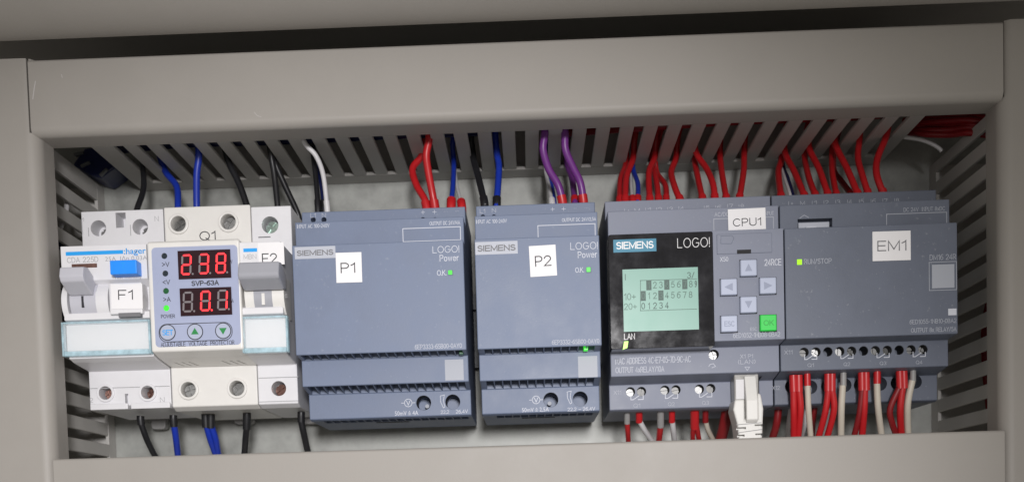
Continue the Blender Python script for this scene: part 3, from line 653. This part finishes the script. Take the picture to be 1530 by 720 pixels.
def controller():
    x0, x1 = 34.8, 106.3
    d = thing('logic_controller', 'grey logic controller with green screen, arrow keys and CPU1 sticker', 'controller', ((x0+x1)/2, 66, 49))
    cut = MB()
    sc = hole_cut(cut, [(942, 585), (958.5, 584.5), (993.5, 582.5), (1010, 582), (1045, 581), (1062, 580)], 22, 2.05, 8)
    kn = hole_cut(cut, [(1066.5, 529.5)], 10, 2.2, 8)
    jk = pbox((1092, 560, 1134, 612), 5, 40, 22); cut.box(jk[0], jk[1], 12, 40, 47, 61.5)
    part('housing', MB().prism(module_profile(), 'x', x0, x1), M['cpu_grey'], d, 0.35, cut)
    for (cx, cz), a in zip(sc, (0.2, 1.3, 0.1, 0.2, 0.9, 0.9)): screw(cx, cz, 26.5, 1.75, a, M['steel'], d)
    screw(kn[0][0], kn[0][1], 14, 1.9, 0.2, M['steel'], d, True)
    darken_holes(d, sc, 22, 2.05); darken_holes(d, kn, 10, 2.2)
    # black screen panel
    a, b, _, _, c, e = pbox((912, 348.5, 1065, 517), -0.5, 0)
    pn = part('screen_panel', MB().prism(rrect(a, b, 72.2, 119.0, 0.8), 'y', -0.6, 9.4), M['black_gloss'], d, 0.2, segs=1)
    br = px_box('brand_plate', (917, 357.5, 980, 376), -0.68, -0.55, M['teal'], pn)
    txt('SIEMENS', (921, 361, 976, 371.5), -0.68, M['print_white'], d, bold=0.014)
    txt('LOGO!', (1012.5, 355.5, 1060, 369.5), -0.6, M['print_white'], d, bold=-0.01)
    txt('LAN', (932.5, 498, 948.5, 507), -0.6, M['print_white'], d)
    part('indicator_led', MB().prism([(lambda q: (q[0], q[1]))(at(px, py, -0.6)) for px, py in ((932.5, 510), (938.8, 509.5), (937.2, 519.5), (930.5, 522))], 'y', -0.8, 0.4), M['led_lime'], d)
    lc = px_box('lcd_screen', (932, 402, 1042.5, 492.5), -0.66, -0.5, M['lcd'], d)
    Y = -0.66
    def line(pts, wd, mm='lcd_mid'): part('screen_line', MB().stroke([at(x, y, Y) for x, y in pts], wd, Y-0.05, Y+0.02), M[mm], lc)
    line([(957, 419), (957, 464)], 0.25); line([(957, 419), (1041, 416.5)], 0.25); line([(957, 464), (1041, 461.5)], 0.25)
    def ch(s, x, y, h=9.5, w=5.5, mm='lcd_dark', yy=None):
        w = 2.6 if s == '1' else w
        txt(s, (x-w/2, y-h/2, x+w/2, y+h/2), Y if yy is None else yy, M[mm], lc, bold=0.004)
    def inv(s, x, y):
        b = px_box('highlight', (x-3.8, y-7.2, x+3.8, y+7.2), Y-0.04, Y+0.02, M['lcd_dark'], lc); ch(s, x, y, mm='lcd_mid', yy=Y-0.04)
    ch('I', 934.5, 414, 9, 1.5); ch('3/', 1032, 411, 9, 11)
    for i, s in enumerate('123456789'):
        x, y = 969.5+i*8.95, 426-i*0.26
        if s == '9': ch(s, 1039.6, y, w=3.2)
        elif s in '147': inv(s, x, y)
        else: ch(s, x, y, mm='lcd_mid')
    for i, s in enumerate('012345678'):
        x, y = 961+i*8.85, 442-i*0.26
        inv(s, x, y) if s in '03' else ch(s, x, y, mm='lcd_mid')
    for i, s in enumerate('01234'): ch(s, 961+i*8.85, 457-i*0.26)
    txt('10+', (932.5, 438, 950, 448), Y, M['lcd_mid'], lc); txt('20+', (932.5, 453, 951.5, 462.5), Y, M['lcd_mid'], lc)
    # button side
    a, b, _, _, c, e = pbox((1066.5, 346, 1171, 510), 0, 0)
    part('key_panel', MB().box(a, 106.25, -0.25, 0.3, 74.2, 119.3), M['cpu_grey'], d, 0.15)
    px_box('card_cover', (1072, 349, 1152.5, 378), -0.55, 0, M['cpu_grey'], d, 0.25)
    px_box('card_slot', (1101.5, 373, 1122, 378.5), -0.62, 0, M['black'], d)
    fx = [at(*p, -0.56) for p in ((1077, 352.5), (1094, 352), (1096.5, 356), (1093, 364), (1077, 364), (1077, 352.5))]
    part('card_symbol', MB().stroke(fx, 0.22, -0.6, -0.5), M['dark_grey'], d)
    txt('X50', (1076, 384, 1088, 390.5), -0.25, M['print'], d); txt('24RCE', (1142.5, 387, 1167, 396.5), -0.25, M['print'], d)
    for px, py, s in ((1118.5, 400, '^'), (1089, 428.5, '<'), (1147.5, 426.5, '>'), (1118.5, 455, 'v'), (1089.5, 483.5, 'ESC'), (1148, 482, 'OK')):
        g = s == 'OK'
        px_box('key_gap_shade', (px-13.4, py-11.9, px+12.4, py+13.8), -0.3, -0.2, M['black'], d)  # flat black plate, wider left and below: the gap's shade as colour
        k = px_box('key', (px-11.8, py-12, px+12.3, py+11.5), -2.6, -0.1, M['key_green' if g else 'key'], d, 0.4)
        cx, cz = at(px, py, -2.6)
        if len(s) == 1:
            q = {'^': [(-1.5, -1.3), (0, 1.7), (1.5, -1.3)], 'v': [(-1.5, 1.5), (1.5, 1.5), (0, -1.5)], '<': [(1.6, 1.6), (-1.8, 0), (1.6, -1.6)], '>': [(-1.6, 1.6), (1.8, 0), (-1.6, -1.6)]}[s]
            part('arrow', MB().prism([(cx+u, cz+v) for u, v in q], 'y', -2.66, -2.5), M['key_mark'], k)
        else:
            txt(s, (px-7, py-4, px+8, py+4), -2.6, M['key_green_mark' if g else 'key_mark'], k, bold=0.01)
    txt('ESC', (1121, 489, 1131, 493.5), -0.25, M['print_dim'], d)
    txt('6ED1052-1HB08-0BA2', (1096, 496.5, 1165, 503.5), -0.25, M['print_dim'], d)
    txt('MAC ADDRESS 4C-E7-05-7D-9C-AC', (920, 533, 1031.5, 542.5), 10, M['print_dim'], d)
    txt('OUTPUT 4xRELAY/10A', (920, 547.5, 992, 556), 10, M['print_dim'], d)
    txt('X1 P1', (1106, 529, 1125, 535), 10, M['print_dim'], d); txt('(LAN)', (1103, 537, 1128.5, 543.5), 10, M['print_dim'], d)
    part('port_mark', MB().stroke([at(x, y, 10) for x, y in ((1113, 548), (1120, 548), (1116.5, 553), (1113, 548))], 0.25, 9.94, 10.02), M['print_dim'], d)
    part('earth_mark', MB().stroke([at(x, y, 10) for x, y in ((1059, 547), (1061, 544), (1066, 543), (1069, 547), (1064, 549))], 0.3, 9.94, 10.02), M['print_dim'], d)
    txt('X11', (917, 583, 928, 589), 22, M['print_faint'], d)
    for px, py, q in ((951.5, 594.5, 'Q1'), (1003, 592.5, 'Q2'), (1054, 590.5, 'Q3')):
        relay_symbol(d, px, py, 22); txt(q, (px-5, py+8, px+5, py+14), 22, M['print_faint'], d)
    for s, px, py in (('L+', 937, 315), ('M', 952, 314.5), ('I1', 968.5, 313.5), ('I2', 985, 313), ('I3', 1001.5, 312.5), ('I4', 1018, 311.5), ('I5', 1056, 310.5), ('I6', 1073, 310), ('I7', 1091, 308), ('I8', 1108, 308.5)):
        txt(s, (px-4, py-3, px+4, py+3), 21.5, M['print_dim'], d)
    txt('AC/DC 24V', (1068, 317, 1104, 323), 7.5, M['print_dim'], d); txt('INPUT', (1142, 316, 1156, 321.5), 7.5, M['print_dim'], d)
    frame_line('label_field', (1067, 325.5, 1155, 345), 7.5, 0.3, M['print_faint'], d)
    sticker('CPU1', (1088.5, 312, 1143.5, 345), 7.2, d, (1095.5, 326, 1137, 337.5), 0.012)
controller()

def expansion():
    x0, x1 = 106.8, 177.4
    d = thing('expansion_module', 'slate grey expansion module with EM1 sticker at the right end', 'expansion module', ((x0+x1)/2, 66, 49))
    cut = MB(); pts = []
    for i in range(11): pts.append((1201.5+i*17.75, 526-i*0.42))
    sc = hole_cut(cut, pts, 10, 2.0, 8)
    b = pbox((1192.5, 327, 1243, 352), 0, 10, 7.5); cut.box(b[0], b[1], 3, 12, 119.0, b[5])
    for px, py in ((1183, 577), (1211, 578), (1237, 577), (1262, 575), (1286, 575), (1315, 573), (1341, 572), (1367, 570)):
        cx, cz = at(px, py, 22); cut.cyl(cx, cz, 3.0, 19, 31, 20)
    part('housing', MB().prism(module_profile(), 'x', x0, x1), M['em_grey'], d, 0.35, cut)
    for i, (cx, cz) in enumerate(sc):
        if i in (2, 5, 8): continue
        screw(cx, cz, 14.3, 1.75, (0, 1.0, 0, 1.5, 0.8, 0, 1.7, 1.8, 0, 0.0, 1.0)[i], M['steel'], d, i in (1, 4, 10))
    darken_holes(d, sc, 10, 2.0)
    part('connector_cover', MB().box(b[0]+0.6, b[1]-0.9, 8.6, 11, 119.8, b[5]-1.2), M['print_dim'], d, 0.2)
    part('connector_tab', MB().box(b[0]+3.6, b[0]+8, 7.9, 8.7, 119.9, b[5]-3), M['print'], d, 0.3)
    cx, cz = at(1194.5, 391.5, 0); part('indicator_led', MB().box(cx-1.0, cx+1.0, -0.2, 0.1, cz-1.1, cz+1.1), M['led_lime'], d, 0.1)
    txt('RUN/STOP', (1202, 386.5, 1242, 394), 0, M['print_faint'], d)
    txt('DM16 24R', (1389.5, 380, 1428, 388), 0, M['print_faint'], d)
    frame_line('code_frame', (1388.5, 391.5, 1429, 433), 0, 0.25, M['print_faint'], d)
    px_box('code_field', (1393, 395.5, 1425.5, 429.5), -0.05, 0.02, M['print_faint'], d)
    px_box('marking_field', (1417, 461, 1429, 470.5), -0.05, 0.02, M['print'], d)
    txt('6ED1055-1NB10-0BA2', (1360, 476.5, 1428, 483), 0, M['print_faint'], d)
    txt('OUTPUT 8x RELAY/5A', (1362, 489, 1428, 495.5), 0, M['print_faint'], d)
    txt('DC 24V  INPUT 8xDC', (1351, 309.5, 1411, 315.5), 7.5, M['print_faint'], d)
    frame_line('label_field', (1325.5, 318.5, 1413.5, 340), 7.5, 0.3, M['print_faint'], d)
    txt('X11', (1172, 523, 1184, 529), 10, M['print_faint'], d); txt('X12', (1154, 576, 1165, 582), 22, M['print_faint'], d)
    for i, q in enumerate(('Q1', 'Q2', 'Q3', 'Q4')):
        px, py = 1211+i*54, 534.5-i*1.4
        relay_symbol(d, px, py, 10, 0.95, 'print'); txt(q, (px-4.5, py+8, px+5, py+13.5), 10, M['print_faint'], d)
    for i, s in enumerate(('L+', 'M', 'I1', 'I2', 'I3', 'I4', 'I5', 'I6', 'I7', 'I8')):
        px, py = 1181.5+i*17.6, 304-i*0.5; txt(s, (px-3.5, py-3, px+3.5, py+3), 21.5, M['print_faint'], d)
    fx = [at(*p, 7.5) for p in ((1195, 326), (1201.5, 321.5), (1208, 325))]
    part('arrow_mark', MB().stroke(fx, 0.25, 7.44, 7.52), M['print_faint'], d)
    sticker('EM1', (1304.5, 346, 1360, 388.5), -0.02, d, (1311.5, 359.5, 1354, 374.5), R(-0.2), ink='ink_mid')
expansion()

# ------------------------------------------------------------------ wires
def wire_obj(label, runs, group):
    """runs: list of (name, material, points mm, radius)"""
    p0 = runs[0][2][0]
    d = thing('wire', label, 'wire', p0, group)
    for nm, mm, pts, r in runs: part(nm, MB().tube(pts, r, 10 if r > 1 else 8), M[mm], d, smooth=60)
    return d
def top_wire(label, color, pts, y0, ferrule=None, r=1.55, group='wires above the devices', flen=9, fr=None, r2=None):
    """pts: photo pixels from the duct slot down to the device; the slot end lies on the duct's underside"""
    X, Ys = atz(pts[0][0], pts[0][1], 169.0); Ys = min(max(Ys, 15), 61); n = len(pts); P = []
    L = [0]
    for a, b in zip(pts[:-1], pts[1:]): L.append(L[-1]+math.dist(a, b))
    for i, (px, py) in enumerate(pts):
        t = L[i]/L[-1]; t = t*t*(3-2*t); Y = Ys+(y0-Ys)*t
        x, z = at(px, py, Y); P.append((x, Y, z))
    a, b = Vector(P[0]), Vector(P[1]); dr = (a-b).normalized(); up = Vector((dr.x*3, -2, 9)); up2 = Vector((dr.x*3+3, -4, 20))
    e = Vector(P[-1]); pe = Vector(P[-2]); dn = (e-pe).normalized()
    full = [a+up2, a+up]+[Vector(q) for q in P]
    runs = []; r *= 0.94
    if ferrule:
        end = e+Vector((0, 0, -6)); top = e-dn*(flen*0.3)
        runs = [('insulation', color, full+[e+Vector((0, 0, -1.2))], r), ('ferrule', ferrule, [top+Vector((0, 0, 0.4)), e+Vector((0, 0, -1)), end], fr or r*1.28)]
    else: runs = [('insulation', color, full+[e+Vector((0, 0, -6))], r)]
    return wire_obj(label, runs, group)
U = 'wires above the devices'
top_wire('thin black wire behind the F1 breaker, leftmost of all the upper wires', 'wire_black', [(214, 256), (214, 285), (204, 316)], 40, r=1.4)
top_wire('dark blue bent wire rising beside the F1 breaker terminal N', 'blue', [(247, 256), (264, 279), (266, 310)], 40, r=1.6)
top_wire('bright blue straight wire rising above the Q1 protector left screw', 'blue', [(297, 234), (294, 262), (294, 311)], 38, r=1.65)
top_wire('black wire leaning over the Q1 protector right screw', 'wire_black', [(342, 243), (357, 274), (370, 312)], 40, r=1.6)
top_wire('black straight wire behind the F2 breaker, left one of its pair', 'wire_black', [(405, 232), (410, 262), (415, 311)], 42, r=1.45)
top_wire('black slanted wire passing right of the F2 breaker', 'wire_black', [(410, 240), (425, 276), (446, 322)], 50, r=1.45)
top_wire('black wire into terminal L1 of the P1 supply', 'wire_black', [(468, 234), (472, 268), (475, 309)], 33, 'wire_black', 1.2)
top_wire('thin navy wire between the black and white wires of the P1 supply', 'navy', [(472, 238), (479, 270), (484, 309)], 34, 'wire_black', 1.0)
top_wire('white curved wire into terminal N of the P1 supply', 'wire_white', [(455, 213), (472, 233), (483, 262), (489, 311)], 31, 'wire_white', 1.15)
top_wire('red looping wire into the first plus terminal of the P1 supply', 'red', [(631, 231), (616.5, 252), (622, 276), (634, 297), (638, 311)], 30, 'red', 1.7)
top_wire('red straight wire into the second plus terminal of the P1 supply', 'red', [(641, 208), (637, 232), (640, 257), (646, 289), (650, 310)], 29, 'red', 1.75)
top_wire('blue wire into the first minus terminal of the P1 supply', 'blue', [(678, 243), (677, 275), (674, 305)], 31, 'red', 1.25, fr=2.1)
top_wire('thin white wire into the last minus terminal of the P1 supply', 'wire_white', [(680, 255), (683, 280), (690, 306)], 31, 'red', 0.8, fr=2.0)
top_wire('black wire into terminal L1 of the P2 supply', 'wire_black', [(707, 234), (715, 266), (724, 303)], 32, 'wire_black', 1.6, fr=1.9)
top_wire('blue wire into terminal N of the P2 supply', 'blue', [(742.5, 229), (745.5, 252), (742, 304)], 31, 'wire_black', 1.6, fr=1.9)
top_wire('thin white wire into the first plus terminal of the P2 supply', 'wire_white', [(815, 254), (820, 278), (825, 303)], 32, 'wire_white', 0.95, fr=1.5)
top_wire('thin blue wire beside the white wire of the P2 supply', 'blue', [(819, 256), (825, 279), (829, 303)], 34, None, 0.9)
top_wire('purple wire into the second plus terminal of the P2 supply', 'purple', [(814, 200), (811.5, 224), (820, 253), (834, 277), (841, 303)], 29, 'red', 1.75)
top_wire('purple wire into the first minus terminal of the P2 supply', 'purple', [(848, 246), (855, 268), (859, 301)], 33, 'red', 1.55)
top_wire('long purple wire into the last minus terminal of the P2 supply', 'purple', [(844, 199), (845, 224), (856, 250), (867, 273), (872, 302)], 29, 'red', 1.75)
CPUW = [('leftmost red wire above the CPU1 controller', [(935, 246), (927.5, 268), (926, 301)], 'red', 1.5, 31),
 ('second red wire from the left above the CPU1 controller', [(946, 236), (936, 264), (934, 301)], 'red', 1.55, 29),
 ('third red wire from the left above the CPU1 controller', [(978, 235), (969.5, 259), (971, 301)], 'red', 1.5, 29),
 ('fourth red wire from the left above the CPU1 controller', [(975, 242), (981, 272), (984, 300)], 'red', 1.45, 31),
 ('short bent red wire, fifth from the left above the CPU1 controller', [(981, 257), (994, 277), (995.5, 299)], 'red', 1.4, 34),
 ('sixth red wire from the left above the CPU1 controller, kinked to the right', [(1010, 236), (1003, 257), (1008, 279), (1017, 301)], 'red', 1.5, 30),
 ('straight red wire just left of the crossing one above the CPU1 controller', [(1038, 238), (1043, 267), (1050, 299)], 'red', 1.5, 31),
 ('slanted red wire crossing to the right above the CPU1 controller', [(1040, 228), (1055, 251), (1065, 274), (1068.5, 299)], 'red', 1.5, 29),
 ('second red wire from the right above the CPU1 controller', [(1076, 233), (1079, 261), (1085.5, 299)], 'red', 1.5, 30),
 ('rightmost red wire above the CPU1 controller, by its sticker', [(1112, 229), (1111, 257), (1104.5, 298)], 'red', 1.5, 30)]
for lb, pts, c, r, y in CPUW: top_wire(lb, c, pts, y, 'red', r, fr=r*1.18)
top_wire('thin white wire between red ones above the CPU1 controller', 'wire_white', [(943, 259), (943, 279), (945, 300)], 33, 'red', 0.8, fr=1.7)
top_wire('white striped blue wire between red ones above the CPU1 controller', 'blue', [(946, 252), (953, 275), (952.5, 300)], 33, 'red', 1.2, fr=1.8)
EMW = [('leftmost red wire above the EM1 module', [(1168, 238), (1163, 258), (1167, 296)], 1.6, 31),
 ('second red wire from the left above the EM1 module', [(1173, 228), (1187, 257), (1203, 296)], 1.5, 29),
 ('third red wire from the left above the EM1 module', [(1202, 231), (1208, 264), (1219, 295)], 1.5, 31),
 ('fourth red wire from the left above the EM1 module', [(1209, 221), (1224, 253), (1238, 294)], 1.5, 29),
 ('fifth red wire from the left above the EM1 module, nearly upright', [(1243.5, 225), (1243.5, 257), (1250, 294)], 1.45, 31),
 ('long slanted red wire above the EM1 module, third from the right', [(1248, 215), (1266, 253), (1283, 294)], 1.55, 29),
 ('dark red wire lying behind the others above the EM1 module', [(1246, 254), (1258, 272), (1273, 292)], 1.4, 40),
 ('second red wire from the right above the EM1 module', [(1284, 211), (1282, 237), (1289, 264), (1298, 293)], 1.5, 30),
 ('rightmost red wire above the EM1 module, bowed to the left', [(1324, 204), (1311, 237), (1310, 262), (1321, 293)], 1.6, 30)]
for lb, pts, r, y in EMW: top_wire(lb, 'shaded_red' if 'dark' in lb else 'red', pts, y, 'red', r, fr=r*1.15)
top_wire('thin white wire beside the leftmost red wire of the EM1 module', 'wire_white', [(1167, 246), (1173, 268), (1181, 294)], 33, None, 0.8)
top_wire('thin blue wire second among the upper wires of the EM1 module', 'navy', [(1170, 246), (1177, 266), (1185, 294)], 34, None, 0.9)

def low_wire(label, runs, y0, y1=46, group='wires below the devices'):
    """runs: (kind, material, pixel points going down, radius)"""
    out = []
    for nm, mm, pts, r in runs:
        P = []; n = len(pts)
        ys = min(p[1] for _, _, q, _ in runs for p in q); ye = max(p[1] for _, _, q, _ in runs for p in q)
        for px, py in pts:
            t = (py-ys)/max(ye-ys, 1); Y = y0+(y1-y0)*t*t; x, z = at(px, py, Y); P.append(Vector((x, Y, z)))
        if nm == 'insulation':
            dr = (P[-1]-P[-2]).normalized(); P += [P[-1]+dr*8, P[-1]+dr*8+Vector((0, 4, -12))]
        out.append((nm, mm, P, r))
    return wire_obj(label, out, group)
def sleeve(mm, x, ya, yb, r, dx=0): return ('ferrule', mm, [(x, ya-5), (x, ya), (x+dx, yb)], r)
low_wire('black wire leaving the bottom left of the F1 breaker', [sleeve('wire_black', 210, 626, 634, 1.75, 1), ('insulation', 'wire_black', [(211, 633), (219, 655), (227, 672)], 1.4)], 40, 48)
low_wire('blue wire with black sleeve leaving the bottom right of the F1 breaker', [sleeve('wire_black', 259, 625, 637, 1.75, 1), ('insulation', 'blue', [(260, 634), (263, 655), (265, 672)], 1.5)], 40, 48)
low_wire('pair of blue wires in one wide black sleeve under the Q1 protector', [('ferrule', 'wire_black', [(307, 618), (308, 638)], 1.9), ('ferrule', 'wire_black', [(315, 618), (315, 639)], 1.9), ('insulation', 'blue', [(309, 636), (314, 655), (320, 672)], 1.5), ('insulation', 'blue', [(316, 637), (322, 655), (325, 672)], 1.5)], 40, 48)
low_wire('black wire with sleeve under the right side of the Q1 protector', [sleeve('wire_black', 369, 620, 641, 1.85, -0.5), ('insulation', 'wire_black', [(368.5, 640), (367, 655), (366, 671)], 1.5)], 40, 48)
low_wire('black wire under the F2 breaker', [sleeve('wire_black', 450, 620, 630, 1.7, 0), ('insulation', 'wire_black', [(450, 628), (454, 648), (459, 670)], 1.5)], 40, 48)
C = 'under the CPU1 controller'
low_wire('red wire with grey sleeve, leftmost '+C, [sleeve('grey_sleeve', 937, 615, 632, 1.35), ('insulation', 'red', [(937, 631), (938, 645), (939, 662)], 1.2)], 30)
low_wire('white slanted wire with red sleeve '+C, [sleeve('red', 955, 612, 630, 1.55), ('insulation', 'wire_white', [(956, 629), (963, 642), (975, 660)], 1.25)], 30)
low_wire('red wire with long grey sleeve '+C, [sleeve('grey_sleeve', 987, 612, 637, 1.6), ('insulation', 'red', [(987, 636), (985.5, 648), (984, 661)], 1.4)], 30)
low_wire('white upright wire with red sleeve '+C, [sleeve('red', 1004, 610, 630, 1.45), ('insulation', 'wire_white', [(1004.5, 629), (1006, 643), (1008, 660)], 1.3)], 30)
low_wire('pair of red wires in one thick red sleeve '+C, [sleeve('red', 1038, 612, 639, 2.0), ('insulation', 'red', [(1036, 637), (1035, 648), (1035, 660)], 1.15), ('insulation', 'red', [(1041, 637), (1043, 648), (1045, 660)], 1.15)], 30)
low_wire('beige wire with dark red sleeve '+C, [sleeve('shaded_red', 1054, 610, 630, 1.4), ('insulation', 'beige', [(1054.5, 629), (1058, 642), (1066, 658)], 1.15)], 32)
low_wire('thick dark red wire just left of the white network plug', [('insulation', 'shaded_red', [(1087, 610), (1083, 632), (1076, 660)], 2.6)], 36)
low_wire('dark red wire just right of the white network plug', [('insulation', 'shaded_red', [(1163, 610), (1160, 634), (1152, 660)], 1.7)], 36)
E1 = 'under the EM1 module'
low_wire('pair of red wires in the leftmost wide red sleeve '+E1, [('ferrule', 'red', [(1185, 560), (1186, 585)], 1.75), ('ferrule', 'red', [(1193, 560), (1193.5, 585)], 1.75), ('insulation', 'red', [(1185.5, 583), (1186, 615), (1186, 656)], 1.45), ('insulation', 'red', [(1194, 583), (1196, 612), (1192, 656)], 1.45)], 15.5, 24)
low_wire('leftmost beige wire with red sleeve '+E1, [sleeve('red', 1206, 560, 576, 1.45, 0.5), ('insulation', 'beige', [(1206.5, 574), (1208, 612), (1211.5, 656)], 1.3)], 15.5, 24)
low_wire('pair of red wires spreading from the second wide red sleeve '+E1, [('ferrule', 'red', [(1237, 558), (1237, 584)], 1.6), ('ferrule', 'red', [(1243, 558), (1243, 584)], 1.6), ('insulation', 'red', [(1237.5, 582), (1233, 615), (1222, 656)], 1.4), ('insulation', 'red', [(1243, 582), (1246, 612), (1235, 656)], 1.4)], 15.5, 24)
low_wire('beige wire with grey sleeve in the middle '+E1, [sleeve('grey_sleeve', 1260, 558, 577, 1.35), ('insulation', 'beige', [(1259, 575), (1257, 612), (1256.5, 656)], 1.45)], 15.5, 24)
low_wire('red wire with dark one behind in the third wide red sleeve '+E1, [('ferrule', 'red', [(1287.5, 556), (1288, 583)], 1.65), ('ferrule', 'red', [(1293.5, 556), (1294, 583)], 1.65), ('insulation', 'red', [(1292, 580), (1291, 612), (1287.5, 656)], 1.5), ('insulation', 'shaded_red', [(1288, 582), (1284, 618), (1275, 656)], 1.3)], 15.5, 24)
low_wire('beige wire with red sleeve right of the middle '+E1, [sleeve('red', 1310.5, 556, 573, 1.55), ('insulation', 'beige', [(1310, 571), (1312, 610), (1318, 656)], 1.4)], 15.5, 24)
low_wire('pair of red wires bowing apart in the rightmost red sleeve '+E1, [('ferrule', 'red', [(1344, 554), (1345, 580)], 1.6), ('ferrule', 'red', [(1350, 554), (1351, 580)], 1.6), ('insulation', 'shaded_red', [(1344, 578), (1330, 610), (1333, 632), (1342, 656)], 1.35), ('insulation', 'red', [(1348.5, 578), (1345, 612), (1347, 656)], 1.5)], 15.5, 24)
low_wire('rightmost beige wire with grey sleeve '+E1, [sleeve('grey_sleeve', 1364, 553, 570, 1.3), ('insulation', 'beige', [(1363, 568), (1356, 605), (1357, 656)], 1.45)], 15.5, 24)
for lb, mm, pts in (('thin white wire in the back row between the first red pair '+E1, 'wire_white', [(1182, 608), (1179, 630), (1176, 656)]),
                    ('white wire in the back row right of the first red pair '+E1, 'wire_white', [(1206, 608), (1203, 630), (1196, 656)]),
                    ('white wire in the back row behind the second red pair '+E1, 'wire_white', [(1240, 606), (1234, 630), (1229, 656)]),
                    ('dark red wire in the back row beside the leftmost beige wire '+E1, 'shaded_red', [(1218, 606), (1215, 630), (1213, 656)]),
                    ('white wire in the back row behind the third red sleeve '+E1, 'wire_white', [(1287, 606), (1283, 630), (1279, 656)])):
    low_wire(lb, [('insulation', mm, pts, 1.2)], 34, 50)

# network cable: clear plug, latch, moulded boot
x, z = at(1113, 600, 15)
nc = thing('network_cable', 'white network plug and boot hanging under the controller', 'network cable', (x, 15, z))
p = [at(px, 0, 15)[0] for px in (1096, 1134)]
def zz(py, Y=13): return at(1113, py, Y)[1]
part('plug', MB().box(*sorted(at(px, 580, 15)[0] for px in (1096, 1132)), 13, 21, zz(603, 13), zz(555, 13)+3), M['plug'], nc, 0.5)
part('contact_window', MB().box(at(1099, 580, 13)[0], at(1112, 580, 13)[0], 12.7, 13.3, zz(596, 13), zz(566, 13)), M['wire_white'], nc, 0.2)
lx0, lx1 = at(1114, 600, 10)[0], at(1131, 600, 10)[0]
part('latch', MB().prism([(12.9, zz(562)), (11.6, zz(562)), (8.2, zz(600)), (8.2, zz(628)), (9.4, zz(632)), (11.5, zz(630))], 'x', lx0, lx1), M['boot'], nc, 0.35)
bx0, bx1 = at(1096, 620, 12)[0], at(1139, 620, 12)[0]; c = (bx0+bx1)/2
out = [(bx0+0.4, zz(597)), (bx0-0.4, zz(612)), (bx0+1.2, zz(634)), (bx0+1.6, zz(650)), (bx0+2.5, 22), (bx1-2.5, 22), (bx1-0.4, zz(650)), (bx1-0.2, zz(634)), (bx1+0.2, zz(612)), (bx1-0.8, zz(590)), (lx1+0.3, zz(588)), (lx1+0.3, zz(628)), (lx0-0.3, zz(628)), (lx0-0.3, zz(597))]
cut = MB()
for pa, pb, py in ((1099, 1114, 640), (1127, 1139, 636.5), (1100, 1112, 651), (1128, 1139, 650)):
    cut.box(at(pa, 0, 11)[0] if False else at(pa, py, 11)[0], at(pb, py, 11)[0], 8, 13.5, zz(py+1.6), zz(py-1.6))
part('boot', MB().prism(out, 'y', 10.2, 22.5), M['boot'], nc, 0.8, cut, 3)
part('boot_line', MB().stroke([at(1101, 634, 10.2), at(1137, 631, 10.2)], 0.35, 10.1, 10.4), M['grey_sleeve'], nc)
part('boot_line', MB().stroke([at(1103, 646, 10.2), at(1138, 641, 10.2)], 0.35, 10.1, 10.4), M['grey_sleeve'], nc)

# corners: blue terminal block, bundles
x, z = at(132, 240, 58)
tb = thing('terminal_block', 'dark blue terminal block in the dim upper left corner', 'terminal block', (x, 76, z))
q = [at(px, py, 58) for px, py in ((108, 246), (126, 222), (170, 214), (172, 250), (150, 266), (136, 262))]
part('block_body', MB().prism(q, 'y', 58, 75.5), M['terminal_blue'], tb, 0.8)
for px, py, a in ((127, 245, 0.4), (154, 257, 0.7), (117, 229, 0.2)):
    cx, cz = at(px, py, 57); part('clamp_screw', MB().box(cx-2.4, cx+2.4, 56.9, 59.5, cz-0.7, cz+0.7).rot(cx, cz, a), M['rail'], tb, 0.4)
G = 'red wires bundled in the upper right corner'
for i in range(15):
    dy = i % 5; dz = i//5
    P = []
    for px, py in ((1350, 192+dy*4.0+dz), (1385, 188+dy*6.0), (1420, 186+dy*6.5), (1448, 184+dy*6), (1480, 188+dy*6)):
        Y = 52+dz*7-(px-1350)*0.22+random.uniform(-1.5, 1.5); a, b = at(px, py-11+random.uniform(-1.5, 1.5), Y); P.append((a, Y, b))
    o = part('wire', MB().tube(P, 1.5, 8), M['shaded_red'], smooth=60)  # dim corner painted in by the darkened red
    tag(o, 'red wire in the bundle curving through the upper right corner', 'wire', G)
P = [(at(px, py, 44)[0], 44, at(px, py, 44)[1]) for px, py in ((1350, 205), (1375, 209), (1390, 214), (1402, 221), (1407, 226))]
tag(part('wire', MB().tube(P, 0.9, 8), M['wire_white'], smooth=60), 'thin white wire under the red bundle in the upper right corner', 'wire')
# strands that show inside the ducts
def strand(label, mm, pts, r=1.4):
    tag(part('wire', MB().tube(pts, r, 8), M[mm], smooth=60), label, 'wire')
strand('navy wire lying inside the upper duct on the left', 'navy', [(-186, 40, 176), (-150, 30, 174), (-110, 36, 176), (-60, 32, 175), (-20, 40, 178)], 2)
strand('dark red wire lying inside the upper duct on the right', 'shaded_red', [(20, 45, 178), (60, 30, 174), (100, 26, 173.5), (150, 30, 175), (175, 34, 178)], 2)
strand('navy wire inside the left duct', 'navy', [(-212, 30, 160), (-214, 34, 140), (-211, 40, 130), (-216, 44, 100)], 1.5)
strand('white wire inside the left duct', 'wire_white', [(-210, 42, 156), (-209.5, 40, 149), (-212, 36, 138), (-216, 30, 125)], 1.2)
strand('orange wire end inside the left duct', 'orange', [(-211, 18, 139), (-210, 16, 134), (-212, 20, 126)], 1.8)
strand('dark red wire inside the right duct', 'shaded_red', [(206, 34, 165), (209, 28, 120), (205, 38, 80), (208, 34, 20)], 1.8)
